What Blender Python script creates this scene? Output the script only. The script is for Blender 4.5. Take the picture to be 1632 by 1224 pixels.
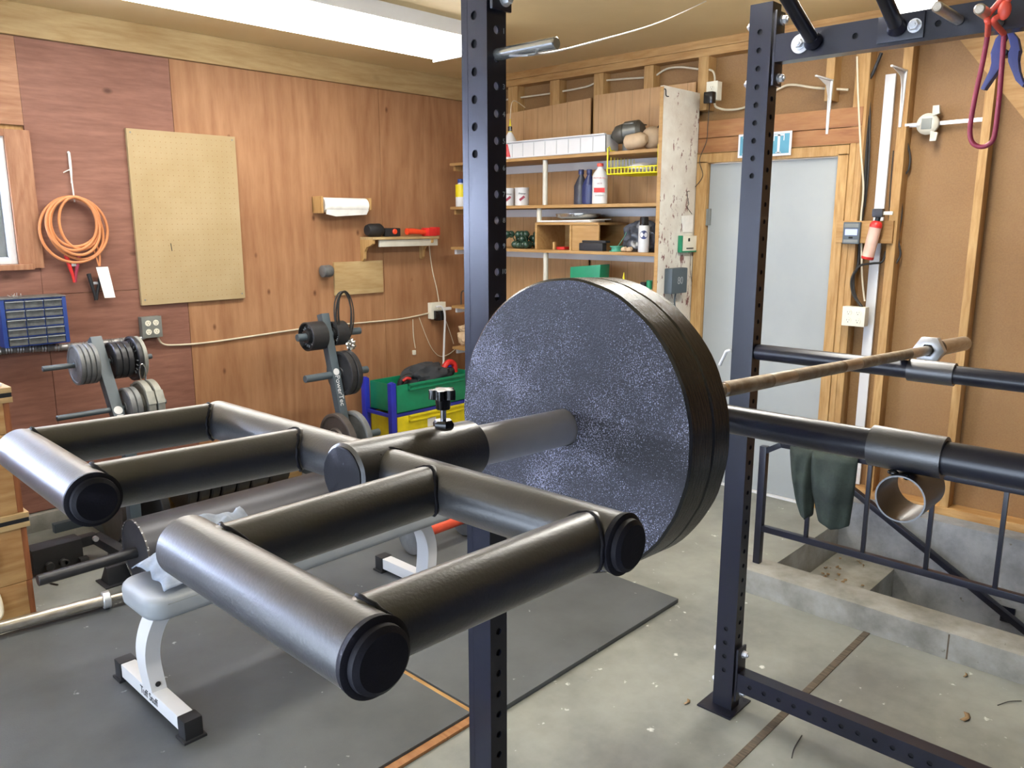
import bpy, bmesh, math, random
from mathutils import Vector, Matrix, noise
random.seed(4)
PI = math.pi
S = bpy.context.scene
for o in list(bpy.data.objects): bpy.data.objects.remove(o)
COL = S.collection

# ---------------------------------------------------------------- camera
EYE = Vector((0, 0, 1.64)); FPX = 1282.5
YAW, PITCH = math.radians(43.30), math.radians(11.376)
FWD = Vector((math.cos(YAW)*math.cos(PITCH), math.sin(YAW)*math.cos(PITCH), -math.sin(PITCH)))
RGT = Vector((math.sin(YAW), -math.cos(YAW), 0)); UPV = RGT.cross(FWD)
cd = bpy.data.cameras.new('camera'); cam = bpy.data.objects.new('camera', cd); COL.objects.link(cam)
cd.sensor_width = 36; cd.lens = FPX/1632*36; cd.clip_start = 0.02; cd.clip_end = 200
cam.matrix_world = Matrix(((RGT.x, UPV.x, -FWD.x, EYE.x), (RGT.y, UPV.y, -FWD.y, EYE.y), (RGT.z, UPV.z, -FWD.z, EYE.z), (0, 0, 0, 1)))
S.camera = cam

def ray(px, py): return RGT*((px-816)/FPX) + UPV*(-(py-612)/FPX) + FWD
def AX(px, py, X): d = ray(px, py); return EYE + d*((X-EYE.x)/d.x)      # the point of a measured pixel on the plane x = X
def AY(px, py, Y): d = ray(px, py); return EYE + d*((Y-EYE.y)/d.y)
def AZ(px, py, Z): d = ray(px, py); return EYE + d*((Z-EYE.z)/d.z)

# ---------------------------------------------------------------- room sizes
XB = 4.48      # stud faces and panelling of the door wall
XS = 4.57      # sheathing behind the studs
YA = 4.713     # plywood wall
CEIL = 2.70
XW, YF = -2.6, -2.6   # unseen side left open for the fill, wall behind the camera

# ---------------------------------------------------------------- world, lights, exposure
S.view_settings.view_transform = 'Standard'; S.view_settings.look = 'None'
S.view_settings.gamma = 1; S.view_settings.exposure = 0.18
w = bpy.data.worlds.new('sky'); S.world = w; w.use_nodes = True
nt = w.node_tree; bg = nt.nodes['Background']
bg.inputs['Color'].default_value = (0.72, 0.84, 1.0, 1); bg.inputs['Strength'].default_value = 5.0
def area(name, loc, rot, sx, sy, power, col):
    l = bpy.data.lights.new(name, 'AREA'); l.shape = 'RECTANGLE'; l.size = sx; l.size_y = sy
    l.energy = power; l.color = col
    o = bpy.data.objects.new(name, l); COL.objects.link(o); o.location = loc; o.rotation_euler = rot; return o
# added fill from the unseen garage side, and daylight at the window row
area('garage_side_fill', (XW-0.05, 1.3, 1.15), (0, -PI/2, 0), 2.1, 4.4, 70, (0.72, 0.82, 1.0))
area('window_daylight', (-0.60, YA+0.16, 1.75), (-PI/2, 0, 0), 3.6, 0.62, 850, (0.60, 0.70, 1.0))
TUBE_STRENGTH = 18.0

# ---------------------------------------------------------------- materials
MC = {}
def rgb(r, g, b):
    f = lambda c: (c/255/12.92) if c/255 <= 0.04045 else ((c/255+0.055)/1.055)**2.4
    return (f(r), f(g), f(b), 1)
def base(name):
    m = bpy.data.materials.new(name); m.use_nodes = True
    nt = m.node_tree; p = nt.nodes['Principled BSDF']; return m, nt, p
def nn(nt, t, **kw):
    n = nt.nodes.new(t)
    for k, v in kw.items():
        if k in n.inputs: n.inputs[k].default_value = v
        else: setattr(n, k, v)
    return n
def mat(name, c, rough=0.6, metal=0.0, c2=None, scale=12, stretch=(1, 1, 1), bump=0.0, bscale=60, spec=0.5, coat=0.0, amt=(0.35, 0.65)):
    if name in MC: return MC[name]
    m, nt, p = base(name); L = nt.links
    p.inputs['Base Color'].default_value = c; p.inputs['Roughness'].default_value = rough
    p.inputs['Metallic'].default_value = metal; p.inputs['Specular IOR Level'].default_value = spec
    p.inputs['Coat Weight'].default_value = coat; p.inputs['Coat Roughness'].default_value = 0.34; p.inputs['Coat IOR'].default_value = 1.6
    tc = nn(nt, 'ShaderNodeTexCoord')
    if c2 is None: c2 = tuple(x*0.82 for x in c[:3])+(1,)
    mp = nn(nt, 'ShaderNodeMapping'); mp.inputs['Scale'].default_value = stretch
    L.new(tc.outputs['Object'], mp.inputs['Vector'])
    n = nn(nt, 'ShaderNodeTexNoise', Scale=scale, Detail=6.0, Roughness=0.6)
    L.new(mp.outputs[0], n.inputs['Vector'])
    r = nn(nt, 'ShaderNodeValToRGB'); r.color_ramp.elements[0].position = amt[0]; r.color_ramp.elements[1].position = amt[1]
    r.color_ramp.elements[0].color = c; r.color_ramp.elements[1].color = c2
    L.new(n.outputs['Fac'], r.inputs['Fac']); L.new(r.outputs['Color'], p.inputs['Base Color'])
    if bump:
        n2 = nn(nt, 'ShaderNodeTexNoise', Scale=bscale, Detail=4.0); L.new(mp.outputs[0], n2.inputs['Vector'])
        b = nn(nt, 'ShaderNodeBump', Strength=bump, Distance=0.002); L.new(n2.outputs['Fac'], b.inputs['Height']); L.new(b.outputs[0], p.inputs['Normal'])
    MC[name] = m; return m
def wood(name, c, c2, axis='z', dens=14.0, knots=0.0, rough=0.6, rings=0.5, c3=None, spec=0.3, groove=0):
    if name in MC: return MC[name]
    c, c2 = tuple(q*.66 for q in c[:3])+(1,), tuple(q*.66 for q in c2[:3])+(1,)
    m, nt, p = base(name); L = nt.links
    p.inputs['Roughness'].default_value = rough; p.inputs['Specular IOR Level'].default_value = spec
    tc = nn(nt, 'ShaderNodeTexCoord'); mp = nn(nt, 'ShaderNodeMapping')
    s = {'x': (0.12, 1, 1), 'y': (1, 0.12, 1), 'z': (1, 1, 0.12)}[axis]; mp.inputs['Scale'].default_value = s
    L.new(tc.outputs['Object'], mp.inputs['Vector'])
    fine = nn(nt, 'ShaderNodeTexNoise', Scale=dens*6, Detail=5.0, Roughness=0.65); L.new(mp.outputs[0], fine.inputs['Vector'])
    big = nn(nt, 'ShaderNodeTexNoise', Scale=dens*0.35, Detail=3.0, Distortion=0.6); L.new(mp.outputs[0], big.inputs['Vector'])
    # growth rings: contour lines of a soft field
    mul = nn(nt, 'ShaderNodeMath', operation='MULTIPLY'); mul.inputs[1].default_value = 11.0; L.new(big.outputs['Fac'], mul.inputs[0])
    fr = nn(nt, 'ShaderNodeMath', operation='PINGPONG'); fr.inputs[1].default_value = 0.5; L.new(mul.outputs[0], fr.inputs[0])
    a = nn(nt, 'ShaderNodeMath', operation='MULTIPLY'); a.inputs[1].default_value = rings*1.4; L.new(fr.outputs[0], a.inputs[0])
    b = nn(nt, 'ShaderNodeMath', operation='ADD'); L.new(a.outputs[0], b.inputs[0]); L.new(fine.outputs['Fac'], b.inputs[1])
    r = nn(nt, 'ShaderNodeValToRGB'); e = r.color_ramp.elements
    e[0].position = 0.40; e[0].color = c; e[1].position = 0.98; e[1].color = c2
    L.new(b.outputs[0], r.inputs['Fac']); out = r.outputs['Color']
    # broad tone patches of the board itself
    pt = nn(nt, 'ShaderNodeTexNoise', Scale=1.6, Detail=3.0); L.new(tc.outputs['Object'], pt.inputs['Vector'])
    r2 = nn(nt, 'ShaderNodeValToRGB'); r2.color_ramp.elements[0].position = 0.38; r2.color_ramp.elements[1].position = 0.68
    r2.color_ramp.elements[0].color = (1, 1, 1, 1); r2.color_ramp.elements[1].color = (0.80, 0.74, 0.70, 1) if c3 is None else c3
    L.new(pt.outputs['Fac'], r2.inputs['Fac'])
    mx = nn(nt, 'ShaderNodeMix', data_type='RGBA', blend_type='MULTIPLY'); mx.inputs[0].default_value = 0.8
    L.new(out, mx.inputs[6]); L.new(r2.outputs['Color'], mx.inputs[7]); out = mx.outputs[2]
    if knots:
        v = nn(nt, 'ShaderNodeTexVoronoi', Scale=knots, Randomness=1.0); kmap = nn(nt, 'ShaderNodeMapping')
        kmap.inputs['Scale'].default_value = {'x': (0.6, 1, 1), 'y': (1, .6, 1), 'z': (1, 1, .6)}[axis]
        L.new(tc.outputs['Object'], kmap.inputs['Vector']); L.new(kmap.outputs[0], v.inputs['Vector'])
        kr = nn(nt, 'ShaderNodeValToRGB'); kr.color_ramp.elements[0].position = 0.03; kr.color_ramp.elements[0].color = (0.25, 0.16, 0.1, 1)
        kr.color_ramp.elements[1].position = 0.10; kr.color_ramp.elements[1].color = (1, 1, 1, 1)
        L.new(v.outputs['Distance'], kr.inputs['Fac'])
        mk = nn(nt, 'ShaderNodeMix', data_type='RGBA', blend_type='MULTIPLY'); mk.inputs[0].default_value = 0.8
        L.new(out, mk.inputs[6]); L.new(kr.outputs['Color'], mk.inputs[7]); out = mk.outputs[2]
    if groove:
        sx = nn(nt, 'ShaderNodeSeparateXYZ'); L.new(tc.outputs['Object'], sx.inputs[0])
        d = nn(nt, 'ShaderNodeMath', operation='PINGPONG'); d.inputs[1].default_value = groove/2; L.new(sx.outputs['Y'], d.inputs[0])
        g = nn(nt, 'ShaderNodeMath', operation='GREATER_THAN'); g.inputs[1].default_value = 0.0022; L.new(d.outputs[0], g.inputs[0])
        mr = nn(nt, 'ShaderNodeMapRange'); mr.inputs[3].default_value = 0.62; L.new(g.outputs[0], mr.inputs[0])
        mg = nn(nt, 'ShaderNodeMix', data_type='RGBA', blend_type='MULTIPLY'); mg.inputs[0].default_value = 1
        L.new(out, mg.inputs[6]); L.new(mr.outputs[0], mg.inputs[7]); out = mg.outputs[2]
    L.new(out, p.inputs['Base Color'])
    bm_ = nn(nt, 'ShaderNodeBump', Strength=0.15, Distance=0.002); L.new(fine.outputs['Fac'], bm_.inputs['Height']); L.new(bm_.outputs[0], p.inputs['Normal'])
    MC[name] = m; return m
def emit(name, c, s):
    m, nt, p = base(name); p.inputs['Base Color'].default_value = c
    p.inputs['Emission Color'].default_value = c; p.inputs['Emission Strength'].default_value = s; MC[name] = m; return m
def spotty(name, c, cspot, scale, thr, rough=0.5, metal=0.0, c2=None, bump=0.0, bscale=300, s2=None, rough2=None, patch=0.0, spec=0.5, wear=None):
    """a base tone with soft patches and a scatter of small worn or spilled spots"""
    m, nt, p = base(name); L = nt.links
    p.inputs['Roughness'].default_value = rough; p.inputs['Metallic'].default_value = metal; p.inputs['Specular IOR Level'].default_value = spec
    tc = nn(nt, 'ShaderNodeTexCoord')
    n = nn(nt, 'ShaderNodeTexNoise', Scale=3.0 if s2 is None else s2, Detail=8.0, Roughness=0.62); L.new(tc.outputs['Object'], n.inputs['Vector'])
    r = nn(nt, 'ShaderNodeValToRGB'); r.color_ramp.elements[0].position = 0.36; r.color_ramp.elements[1].position = 0.66
    r.color_ramp.elements[0].color = c; r.color_ramp.elements[1].color = c2 or tuple(x*0.8 for x in c[:3])+(1,)
    L.new(n.outputs['Fac'], r.inputs['Fac'])
    n2 = nn(nt, 'ShaderNodeTexNoise', Scale=scale, Detail=3.0, Roughness=0.7); L.new(tc.outputs['Object'], n2.inputs['Vector'])
    src = n2.outputs['Fac']
    if patch:
        n3 = nn(nt, 'ShaderNodeTexNoise', Scale=9.0, Detail=3.0); L.new(tc.outputs['Object'], n3.inputs['Vector'])
        ma = nn(nt, 'ShaderNodeMath', operation='MULTIPLY_ADD'); ma.inputs[1].default_value = patch; L.new(n3.outputs['Fac'], ma.inputs[0]); L.new(src, ma.inputs[2])
        su = nn(nt, 'ShaderNodeMath', operation='SUBTRACT'); su.inputs[1].default_value = patch*0.5; L.new(ma.outputs[0], su.inputs[0]); src = su.outputs[0]
    if wear:   # bare patches thin out above a height on the board
        mp_ = nn(nt, 'ShaderNodeMapping'); mp_.inputs['Scale'].default_value = (1, 1, .45); L.new(tc.outputs['Object'], mp_.inputs['Vector']); L.new(mp_.outputs[0], n2.inputs['Vector']); L.new(mp_.outputs[0], n3.inputs['Vector'])
        sx = nn(nt, 'ShaderNodeSeparateXYZ'); L.new(tc.outputs['Object'], sx.inputs[0]); mr = nn(nt, 'ShaderNodeMapRange'); mr.inputs[1].default_value, mr.inputs[2].default_value, mr.inputs[3].default_value, mr.inputs[4].default_value = wear[0], wear[1], .03, -.10
        L.new(sx.outputs['Z'], mr.inputs[0]); ad = nn(nt, 'ShaderNodeMath', operation='ADD'); L.new(src, ad.inputs[0]); L.new(mr.outputs[0], ad.inputs[1]); src = ad.outputs[0]
    k = nn(nt, 'ShaderNodeValToRGB'); k.color_ramp.elements[0].position = thr; k.color_ramp.elements[1].position = thr+0.05
    k.color_ramp.elements[0].color = (0, 0, 0, 1); k.color_ramp.elements[1].color = (1, 1, 1, 1); L.new(src, k.inputs['Fac'])
    mx = nn(nt, 'ShaderNodeMix', data_type='RGBA'); L.new(k.outputs['Color'], mx.inputs[0]); L.new(r.outputs['Color'], mx.inputs[6]); mx.inputs[7].default_value = cspot
    L.new(mx.outputs[2], p.inputs['Base Color'])
    if bump:
        nb = nn(nt, 'ShaderNodeTexNoise', Scale=bscale, Detail=3.0); L.new(tc.outputs['Object'], nb.inputs['Vector'])
        b = nn(nt, 'ShaderNodeBump', Strength=bump, Distance=0.002); L.new(nb.outputs['Fac'], b.inputs['Height']); L.new(b.outputs[0], p.inputs['Normal'])
    MC[name] = m; return m

M = {}
M['ply_red'] = wood('plywood_reddish', rgb(166, 118, 100), rgb(128, 84, 70), 'x', 8, knots=5.0, rings=0.25)
M['ply_or'] = wood('plywood_orange', rgb(200, 150, 108), rgb(168, 118, 82), 'z', 5, knots=6.5, rings=0.40)
M['ply_or2'] = wood('plywood_orange_plain', rgb(186, 134, 98), rgb(148, 98, 68), 'z', 6, knots=1.6, rings=0.5)
M['ply_pale'] = wood('plywood_pale', rgb(205, 156, 122), rgb(160, 108, 78), 'x', 8, rings=0.4)
M['pine'] = wood('pine_lumber', rgb(226, 184, 122), rgb(186, 138, 80), 'z', 14, knots=2.0, rings=0.4)
M['pine_x'] = wood('pine_lumber_x', rgb(222, 194, 142), rgb(194, 158, 106), 'x', 10, knots=2.5, rings=0.4)
M['pine_y'] = wood('pine_lumber_y', rgb(222, 178, 116), rgb(184, 134, 76), 'y', 12, knots=2.0, rings=0.4)
M['casing'] = wood('window_casing', rgb(200, 150, 116), rgb(164, 112, 82), 'z', 12, rings=0.4)
M['panelling'] = wood('panelling', rgb(232, 188, 136), rgb(208, 162, 110), 'z', 9, rings=0.25, groove=0.135)
M['hardboard'] = wood('hardboard', rgb(176, 136, 88), rgb(152, 112, 68), 'x', 20, rings=0.12)
M['cedar'] = wood('cedar_header', rgb(196, 142, 92), rgb(162, 106, 64), 'y', 12, rings=0.4)
M['shelfwood'] = wood('shelf_wood', rgb(214, 172, 112), rgb(184, 138, 82), 'y', 10, rings=0.3)
M['peg'] = mat('pegboard_face', rgb(166, 146, 110), 0.75, c2=rgb(154, 132, 94), scale=3)
M['crate'] = wood('crate_pine', rgb(224, 182, 122), rgb(188, 138, 84), 'x', 8, knots=2.5, rings=0.5)
M['crate_end'] = wood('crate_edge', rgb(176, 110, 66), rgb(134, 78, 44), 'z', 10, rings=0.5)
M['ceil'] = mat('ceiling_board', rgb(212, 188, 140), 0.6, c2=rgb(200, 174, 124), scale=1.2, amt=(0.3, 0.7))
M['concrete'] = spotty('concrete_floor', rgb(140, 141, 132), rgb(198, 198, 192), 14.0, 0.67, rough=0.5, c2=rgb(100, 101, 96), s2=1.7, bump=0.08, bscale=120)
M['shade_wall'] = mat('dusky_wall', rgb(66, 70, 84), 0.8)
M['concrete_wall'] = spotty('concrete_wall', rgb(140, 142, 144), rgb(96, 92, 82), 14.0, 0.68, rough=0.85, c2=rgb(106, 108, 110), s2=6.0, bump=0.7, bscale=60)
M['concrete_curb'] = spotty('concrete_curb', rgb(150, 148, 140), rgb(100, 96, 84), 16.0, 0.69, rough=0.85, c2=rgb(114, 112, 102), s2=6.0, bump=0.7, bscale=60)
M['mat'] = spotty('rubber_mat', rgb(82, 85, 86), rgb(160, 162, 162), 15.0, 0.70, rough=0.6, c2=rgb(66, 69, 70), s2=2.2, bump=0.15, bscale=250)
M['black'] = mat('black_powder_coat', rgb(15, 17, 29), 0.38, c2=rgb(13, 15, 25), scale=6, bump=0.20, bscale=380, spec=0.8, coat=0.85)
M['cap'] = mat('matte_black_cap', rgb(20, 20, 30), 0.6, scale=8, bump=0.1, bscale=500, spec=0.25)
M['rack'] = mat('rack_black', rgb(22, 24, 37), 0.29, c2=rgb(19, 21, 32), scale=5, bump=0.04, bscale=200, spec=0.5, coat=0.0)
M['dark'] = mat('hole_dark', rgb(10, 10, 14), 0.8)
M['rubber'] = mat('black_rubber', rgb(30, 30, 32), 0.6)
M['gloss'] = mat('gloss_black', rgb(16, 16, 18), 0.18, spec=0.6)
M['steel'] = mat('worn_steel', rgb(206, 200, 190), 0.32, 0.85, c2=rgb(176, 166, 150), scale=14, stretch=(1, 6, 6))
M['knurl'] = mat('knurled_steel', rgb(176, 164, 146), 0.5, 0.7, c2=rgb(138, 122, 102), scale=30, bump=0.8, bscale=900)
M['sleeve'] = mat('sleeve_steel', rgb(196, 196, 202), 0.40, 0.5, c2=rgb(176, 176, 182), scale=5)
M['chrome'] = mat('chrome', rgb(226, 228, 232), 0.12, 1.0, scale=5)
M['zinc'] = mat('zinc_bolt', rgb(216, 218, 222), 0.34, 0.7, scale=20)
M['plate'] = spotty('hammered_iron_plate', rgb(34, 34, 43), rgb(140, 140, 162), 650.0, 0.575, rough=0.55, metal=0.0, c2=rgb(25, 25, 32), s2=7.0, bump=0.6, bscale=420, patch=0.34, spec=0.35)
M['rim'] = mat('painted_rim', rgb(30, 30, 31), 0.27, c2=rgb(22, 22, 24), scale=5, stretch=(8, 1, 1), bump=0.45, bscale=45, spec=0.7)
M['iron'] = mat('dark_iron', rgb(54, 54, 56), 0.42, 0.3, c2=rgb(40, 40, 42), scale=9)
M['grey_iron'] = mat('grey_iron', rgb(122, 124, 124), 0.5, 0.3, c2=rgb(96, 98, 98), scale=9, bump=0.15, bscale=80)
M['pale_iron'] = mat('pale_iron', rgb(150, 150, 142), 0.5, 0.3, c2=rgb(122, 122, 114), scale=9)
M['brown_iron'] = mat('brownish_iron', rgb(92, 86, 82), 0.4, 0.4, c2=rgb(72, 66, 62), scale=9)
M['slate'] = mat('slate_steel_paint', rgb(76, 86, 92), 0.45, c2=rgb(68, 78, 84), scale=4)
M['logsteel'] = mat('log_steel', rgb(74, 74, 78), 0.42, 0.4, c2=rgb(56, 56, 60), scale=6, stretch=(.3, 1, 1))
M['white'] = mat('white_paint', rgb(214, 214, 214), 0.4, c2=rgb(206, 206, 206), scale=3)
M['offwhite'] = mat('offwhite_plastic', rgb(226, 222, 204), 0.45, scale=8, c2=rgb(216, 212, 194))
M['enamel'] = mat('white_enamel', rgb(204, 200, 186), 0.4, scale=6, c2=rgb(188, 182, 166))
M['door'] = mat('door_paint', rgb(160, 164, 162), 0.6, c2=rgb(150, 155, 155), scale=1.6)
M['peeling'] = spotty('peeling_white_paint', rgb(222, 220, 210), rgb(122, 86, 82), 40.0, 0.555, rough=0.7, c2=rgb(200, 192, 180), s2=5.0, bump=0.4, bscale=90, patch=0.62, wear=(1.0, 1.95))
M['pad'] = mat('grey_vinyl', rgb(150, 154, 156), 0.45, c2=rgb(142, 147, 150), scale=5, bump=0.1, bscale=400)
M['towel'] = mat('pale_blue_cloth', rgb(146, 154, 166), 0.95, c2=rgb(124, 132, 144), scale=20, bump=0.6, bscale=150)
M['olive'] = mat('olive_cloth', rgb(50, 60, 53), 0.95, c2=rgb(34, 42, 38), scale=9, bump=0.5, bscale=120)
M['orange'] = mat('orange_cable', rgb(204, 132, 82), 0.55, scale=10)
M['string'] = mat('white_string', rgb(230, 226, 216), 0.8)
M['red'] = mat('red_plastic', rgb(206, 44, 40), 0.4)
M['redor'] = mat('orange_red_plastic', rgb(226, 70, 36), 0.4)
M['grip'] = mat('orange_grip', rgb(220, 84, 56), 0.6)
M['maroon'] = mat('maroon_rubber', rgb(140, 40, 62), 0.5)
M['coral'] = mat('coral_rubber', rgb(226, 84, 62), 0.45)
M['clampblue'] = mat('violet_blue_plastic', rgb(72, 76, 130), 0.45)
M['blue'] = mat('blue_plastic', rgb(34, 62, 132), 0.5)
M['toyblue'] = mat('toy_blue', rgb(44, 52, 176), 0.4)
M['green'] = mat('toy_green', rgb(22, 132, 92), 0.4)
M['yellow'] = mat('toy_yellow', rgb(226, 206, 28), 0.45)
M['wire_y'] = mat('yellow_wire', rgb(236, 222, 30), 0.4)
M['teal'] = mat('sign_teal', rgb(88, 152, 170), 0.5, c2=rgb(70, 134, 156), scale=4)
M['greybox'] = mat('grey_box', rgb(126, 128, 122), 0.5, 0.3)
M['cable'] = mat('beige_cable', rgb(214, 202, 176), 0.6)
M['blackcable'] = mat('dark_cable', rgb(44, 42, 40), 0.6)
M['flex'] = mat('flex_conduit', rgb(150, 148, 146), 0.4, 0.6)
M['drawer'] = mat('smoke_plastic', rgb(104, 106, 104), 0.35, c2=rgb(78, 80, 80), scale=30)
M['tan'] = mat('tan_rubber', rgb(190, 164, 132), 0.7)
M['gunmetal'] = mat('gunmetal_tool', rgb(96, 96, 90), 0.4, 0.5)
M['navy'] = mat('navy_bottle', rgb(40, 50, 96), 0.35)
M['charcoal'] = mat('charcoal_bottle', rgb(54, 56, 66), 0.4)
M['bagblack'] = mat('black_film', rgb(44, 46, 52), 0.22, bump=1.0, bscale=14, c2=rgb(90, 94, 104), scale=14)
M['greenglass'] = mat('dark_green_glass', rgb(30, 50, 40), 0.12, c2=rgb(50, 74, 60), scale=30)
M['spool'] = mat('mint_plastic', rgb(70, 150, 120), 0.4)
M['foil'] = mat('aluminium', rgb(200, 200, 196), 0.22, 0.9)
M['paper'] = mat('paper', rgb(240, 238, 232), 0.8)
M['extpink'] = mat('extinguisher_body', rgb(224, 184, 164), 0.4)
M['rope'] = mat('cotton_rope', rgb(220, 206, 178), 0.9, bump=0.8, bscale=200)
M['leaf'] = mat('dry_leaf', rgb(134, 108, 74), 0.9)
M['jointwood'] = mat('joint_filler', rgb(96, 84, 68), 0.9, c2=rgb(62, 56, 46), scale=20, stretch=(6, 1, 1))
M['duffel'] = mat('dark_bag_cloth', rgb(52, 54, 58), 0.9)
M['lcd'] = emit('lit_display', rgb(150, 160, 240), 0.8)
M['tube'] = emit('lit_tube_cover', (1.0, 0.97, 0.90, 1), TUBE_STRENGTH)
gm, gnt, gp = base('window_glass'); gp.inputs['Roughness'].default_value = 0.0; gp.inputs['Transmission Weight'].default_value = 1.0; gp.inputs['IOR'].default_value = 1.1; M['glass'] = gm

# ---------------------------------------------------------------- mesh helpers (all in world metres)
def B(): return bmesh.new()
def box(bm, x0, x1, y0, y1, z0, z1, bev=0.0, seg=2):
    x0, x1 = min(x0, x1), max(x0, x1); y0, y1 = min(y0, y1), max(y0, y1); z0, z1 = min(z0, z1), max(z0, z1)
    t = bmesh.new(); bmesh.ops.create_cube(t, size=1)
    for v in t.verts: v.co = Vector((x0+(v.co.x+.5)*(x1-x0), y0+(v.co.y+.5)*(y1-y0), z0+(v.co.z+.5)*(z1-z0)))
    if bev: bmesh.ops.bevel(t, geom=t.edges[:]+t.verts[:], offset=min(bev, .45*min(x1-x0, y1-y0, z1-z0)), segments=seg, profile=0.7, affect='EDGES')
    join(bm, t); return bm
def join(bm, t, mtx=None):
    if mtx is not None: bmesh.ops.transform(t, matrix=mtx, verts=t.verts)
    me = bpy.data.meshes.new('tmp'); t.to_mesh(me); t.free(); bm.from_mesh(me); bpy.data.meshes.remove(me)
def frame(d):
    d = Vector(d).normalized(); a = Vector((0, 0, 1)) if abs(d.z) < 0.95 else Vector((0, 1, 0))
    u = a.cross(d).normalized(); return u, d.cross(u), d
def obox(bm, p0, p1, w, h, bev=0.0, up=None):
    """bar from p0 to p1, w wide sideways, h tall"""
    p0, p1 = Vector(p0), Vector(p1); u, v, d = frame(p1-p0)
    if up is not None:
        v = (Vector(up) - d*Vector(up).dot(d)).normalized(); u = v.cross(d)
    t = bmesh.new(); bmesh.ops.create_cube(t, size=1); L = (p1-p0).length
    for q in t.verts: q.co = Vector((q.co.x*w, q.co.y*h, q.co.z*L))
    if bev: bmesh.ops.bevel(t, geom=t.edges[:]+t.verts[:], offset=bev, segments=2, profile=0.7, affect='EDGES')
    c = (p0+p1)/2
    join(bm, t, Matrix(((u.x, v.x, d.x, c.x), (u.y, v.y, d.y, c.y), (u.z, v.z, d.z, c.z), (0, 0, 0, 1)))); return bm
def lathe(bm, p0, d, prof, seg=32, closed=False, noise_amp=0.0, noise_f=20):
    """profile of (distance along d, radius)"""
    p0 = Vector(p0); u, v, d = frame(d); rings = []
    for (t, r) in prof:
        if r < 1e-6: rings.append([bm.verts.new(p0+d*t)])
        else:
            R = []
            for i in range(seg):
                a = 2*PI*i/seg; q = p0+d*t+(u*math.cos(a)+v*math.sin(a))*r
                if noise_amp: q += (u*math.cos(a)+v*math.sin(a))*noise.noise(q*noise_f)*noise_amp
                R.append(bm.verts.new(q))
            rings.append(R)
    for a, b in zip(rings, rings[1:]):
        if len(a) == 1 and len(b) == 1: continue
        for i in range(seg):
            j = (i+1) % seg
            if len(a) == 1: bm.faces.new((a[0], b[j], b[i]))
            elif len(b) == 1: bm.faces.new((a[i], a[j], b[0]))
            else: bm.faces.new((a[i], a[j], b[j], b[i]))
    if closed:
        a, b = rings[-1], rings[0]
        for i in range(seg): j = (i+1) % seg; bm.faces.new((a[i], a[j], b[j], b[i]))
    return bm
def cyl(bm, p0, p1, r, seg=24, r2=None, c=0.0):
    p0, p1 = Vector(p0), Vector(p1); L = (p1-p0).length; r2 = r if r2 is None else r2
    if c: return lathe(bm, p0, p1-p0, [(0, 0), (0, r-c), (c, r), (L-c, r2), (L, r2-c), (L, 0)], seg)
    return lathe(bm, p0, p1-p0, [(0, 0), (0, r), (L, r2), (L, 0)], seg)
def pipe(bm, p0, p1, r, ri, seg=32):
    L = (Vector(p1)-Vector(p0)).length; return lathe(bm, p0, Vector(p1)-Vector(p0), [(0, ri), (0, r), (L, r), (L, ri)], seg, closed=True)
def smooth_path(pts, n=6, closed=False):
    P = [Vector(p) for p in pts]; out = []
    N = len(P)
    for i in range(N if closed else N-1):
        if closed: a, b, c, d = P[(i-1) % N], P[i], P[(i+1) % N], P[(i+2) % N]
        else: a, b, c, d = P[max(i-1, 0)], P[i], P[i+1], P[min(i+2, N-1)]
        for k in range(n):
            t = k/n; out.append(0.5*((2*b)+(c-a)*t+(2*a-5*b+4*c-d)*t*t+(3*b-a-3*c+d)*t*t*t))
    if not closed: out.append(P[-1])
    return out
def tube(bm, pts, r, seg=8, n=6, closed=False, rad=None, straight=False):
    P = [Vector(p) for p in pts] if straight else smooth_path(pts, n, closed)
    rings = []; prev = None; N = len(P)
    for i, p in enumerate(P):
        if closed: d = P[(i+1) % N]-P[i-1]
        else: d = P[min(i+1, N-1)]-P[max(i-1, 0)]
        d.normalize()
        if prev is None: u = frame(d)[0]
        else: u = (prev-d*prev.dot(d)).normalized()
        prev = u; v = d.cross(u); rr = r if rad is None else rad(i/(N-1))
        rings.append([bm.verts.new(p+(u*math.cos(2*PI*k/seg)+v*math.sin(2*PI*k/seg))*rr) for k in range(seg)])
    pairs = list(zip(rings, rings[1:])) + ([(rings[-1], rings[0])] if closed else [])
    for a, b in pairs:
        for k in range(seg): j = (k+1) % seg; bm.faces.new((a[k], a[j], b[j], b[k]))
    if not closed: bm.faces.new(rings[0][::-1]); bm.faces.new(rings[-1])
    return bm
def prism(bm, poly, ext, bev=0.0):
    """polygon of world points pushed along ext"""
    t = bmesh.new(); ext = Vector(ext)
    a = [t.verts.new(Vector(p)) for p in poly]; b = [t.verts.new(Vector(p)+ext) for p in poly]; n = len(a)
    t.faces.new(a[::-1]); t.faces.new(b)
    for i in range(n): j = (i+1) % n; t.faces.new((a[i], a[j], b[j], b[i]))
    if bev: bmesh.ops.bevel(t, geom=t.edges[:], offset=bev, segments=2, profile=0.7, affect='EDGES')
    join(bm, t); return bm
def blob(bm, c, sx, sy, sz, sub=3, amp=0.0, f=10.0, flat=None, seed=0):
    t = bmesh.new(); bmesh.ops.create_icosphere(t, subdivisions=sub, radius=1)
    for v in t.verts:
        k = 1+amp*noise.noise(v.co*f*0.3+Vector((seed, seed*2, 0)))*2
        v.co = Vector((v.co.x*sx*k, v.co.y*sy*k, v.co.z*sz*k))+Vector(c)
        if flat is not None and v.co.z < flat: v.co.z = flat
    join(bm, t); return bm
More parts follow.
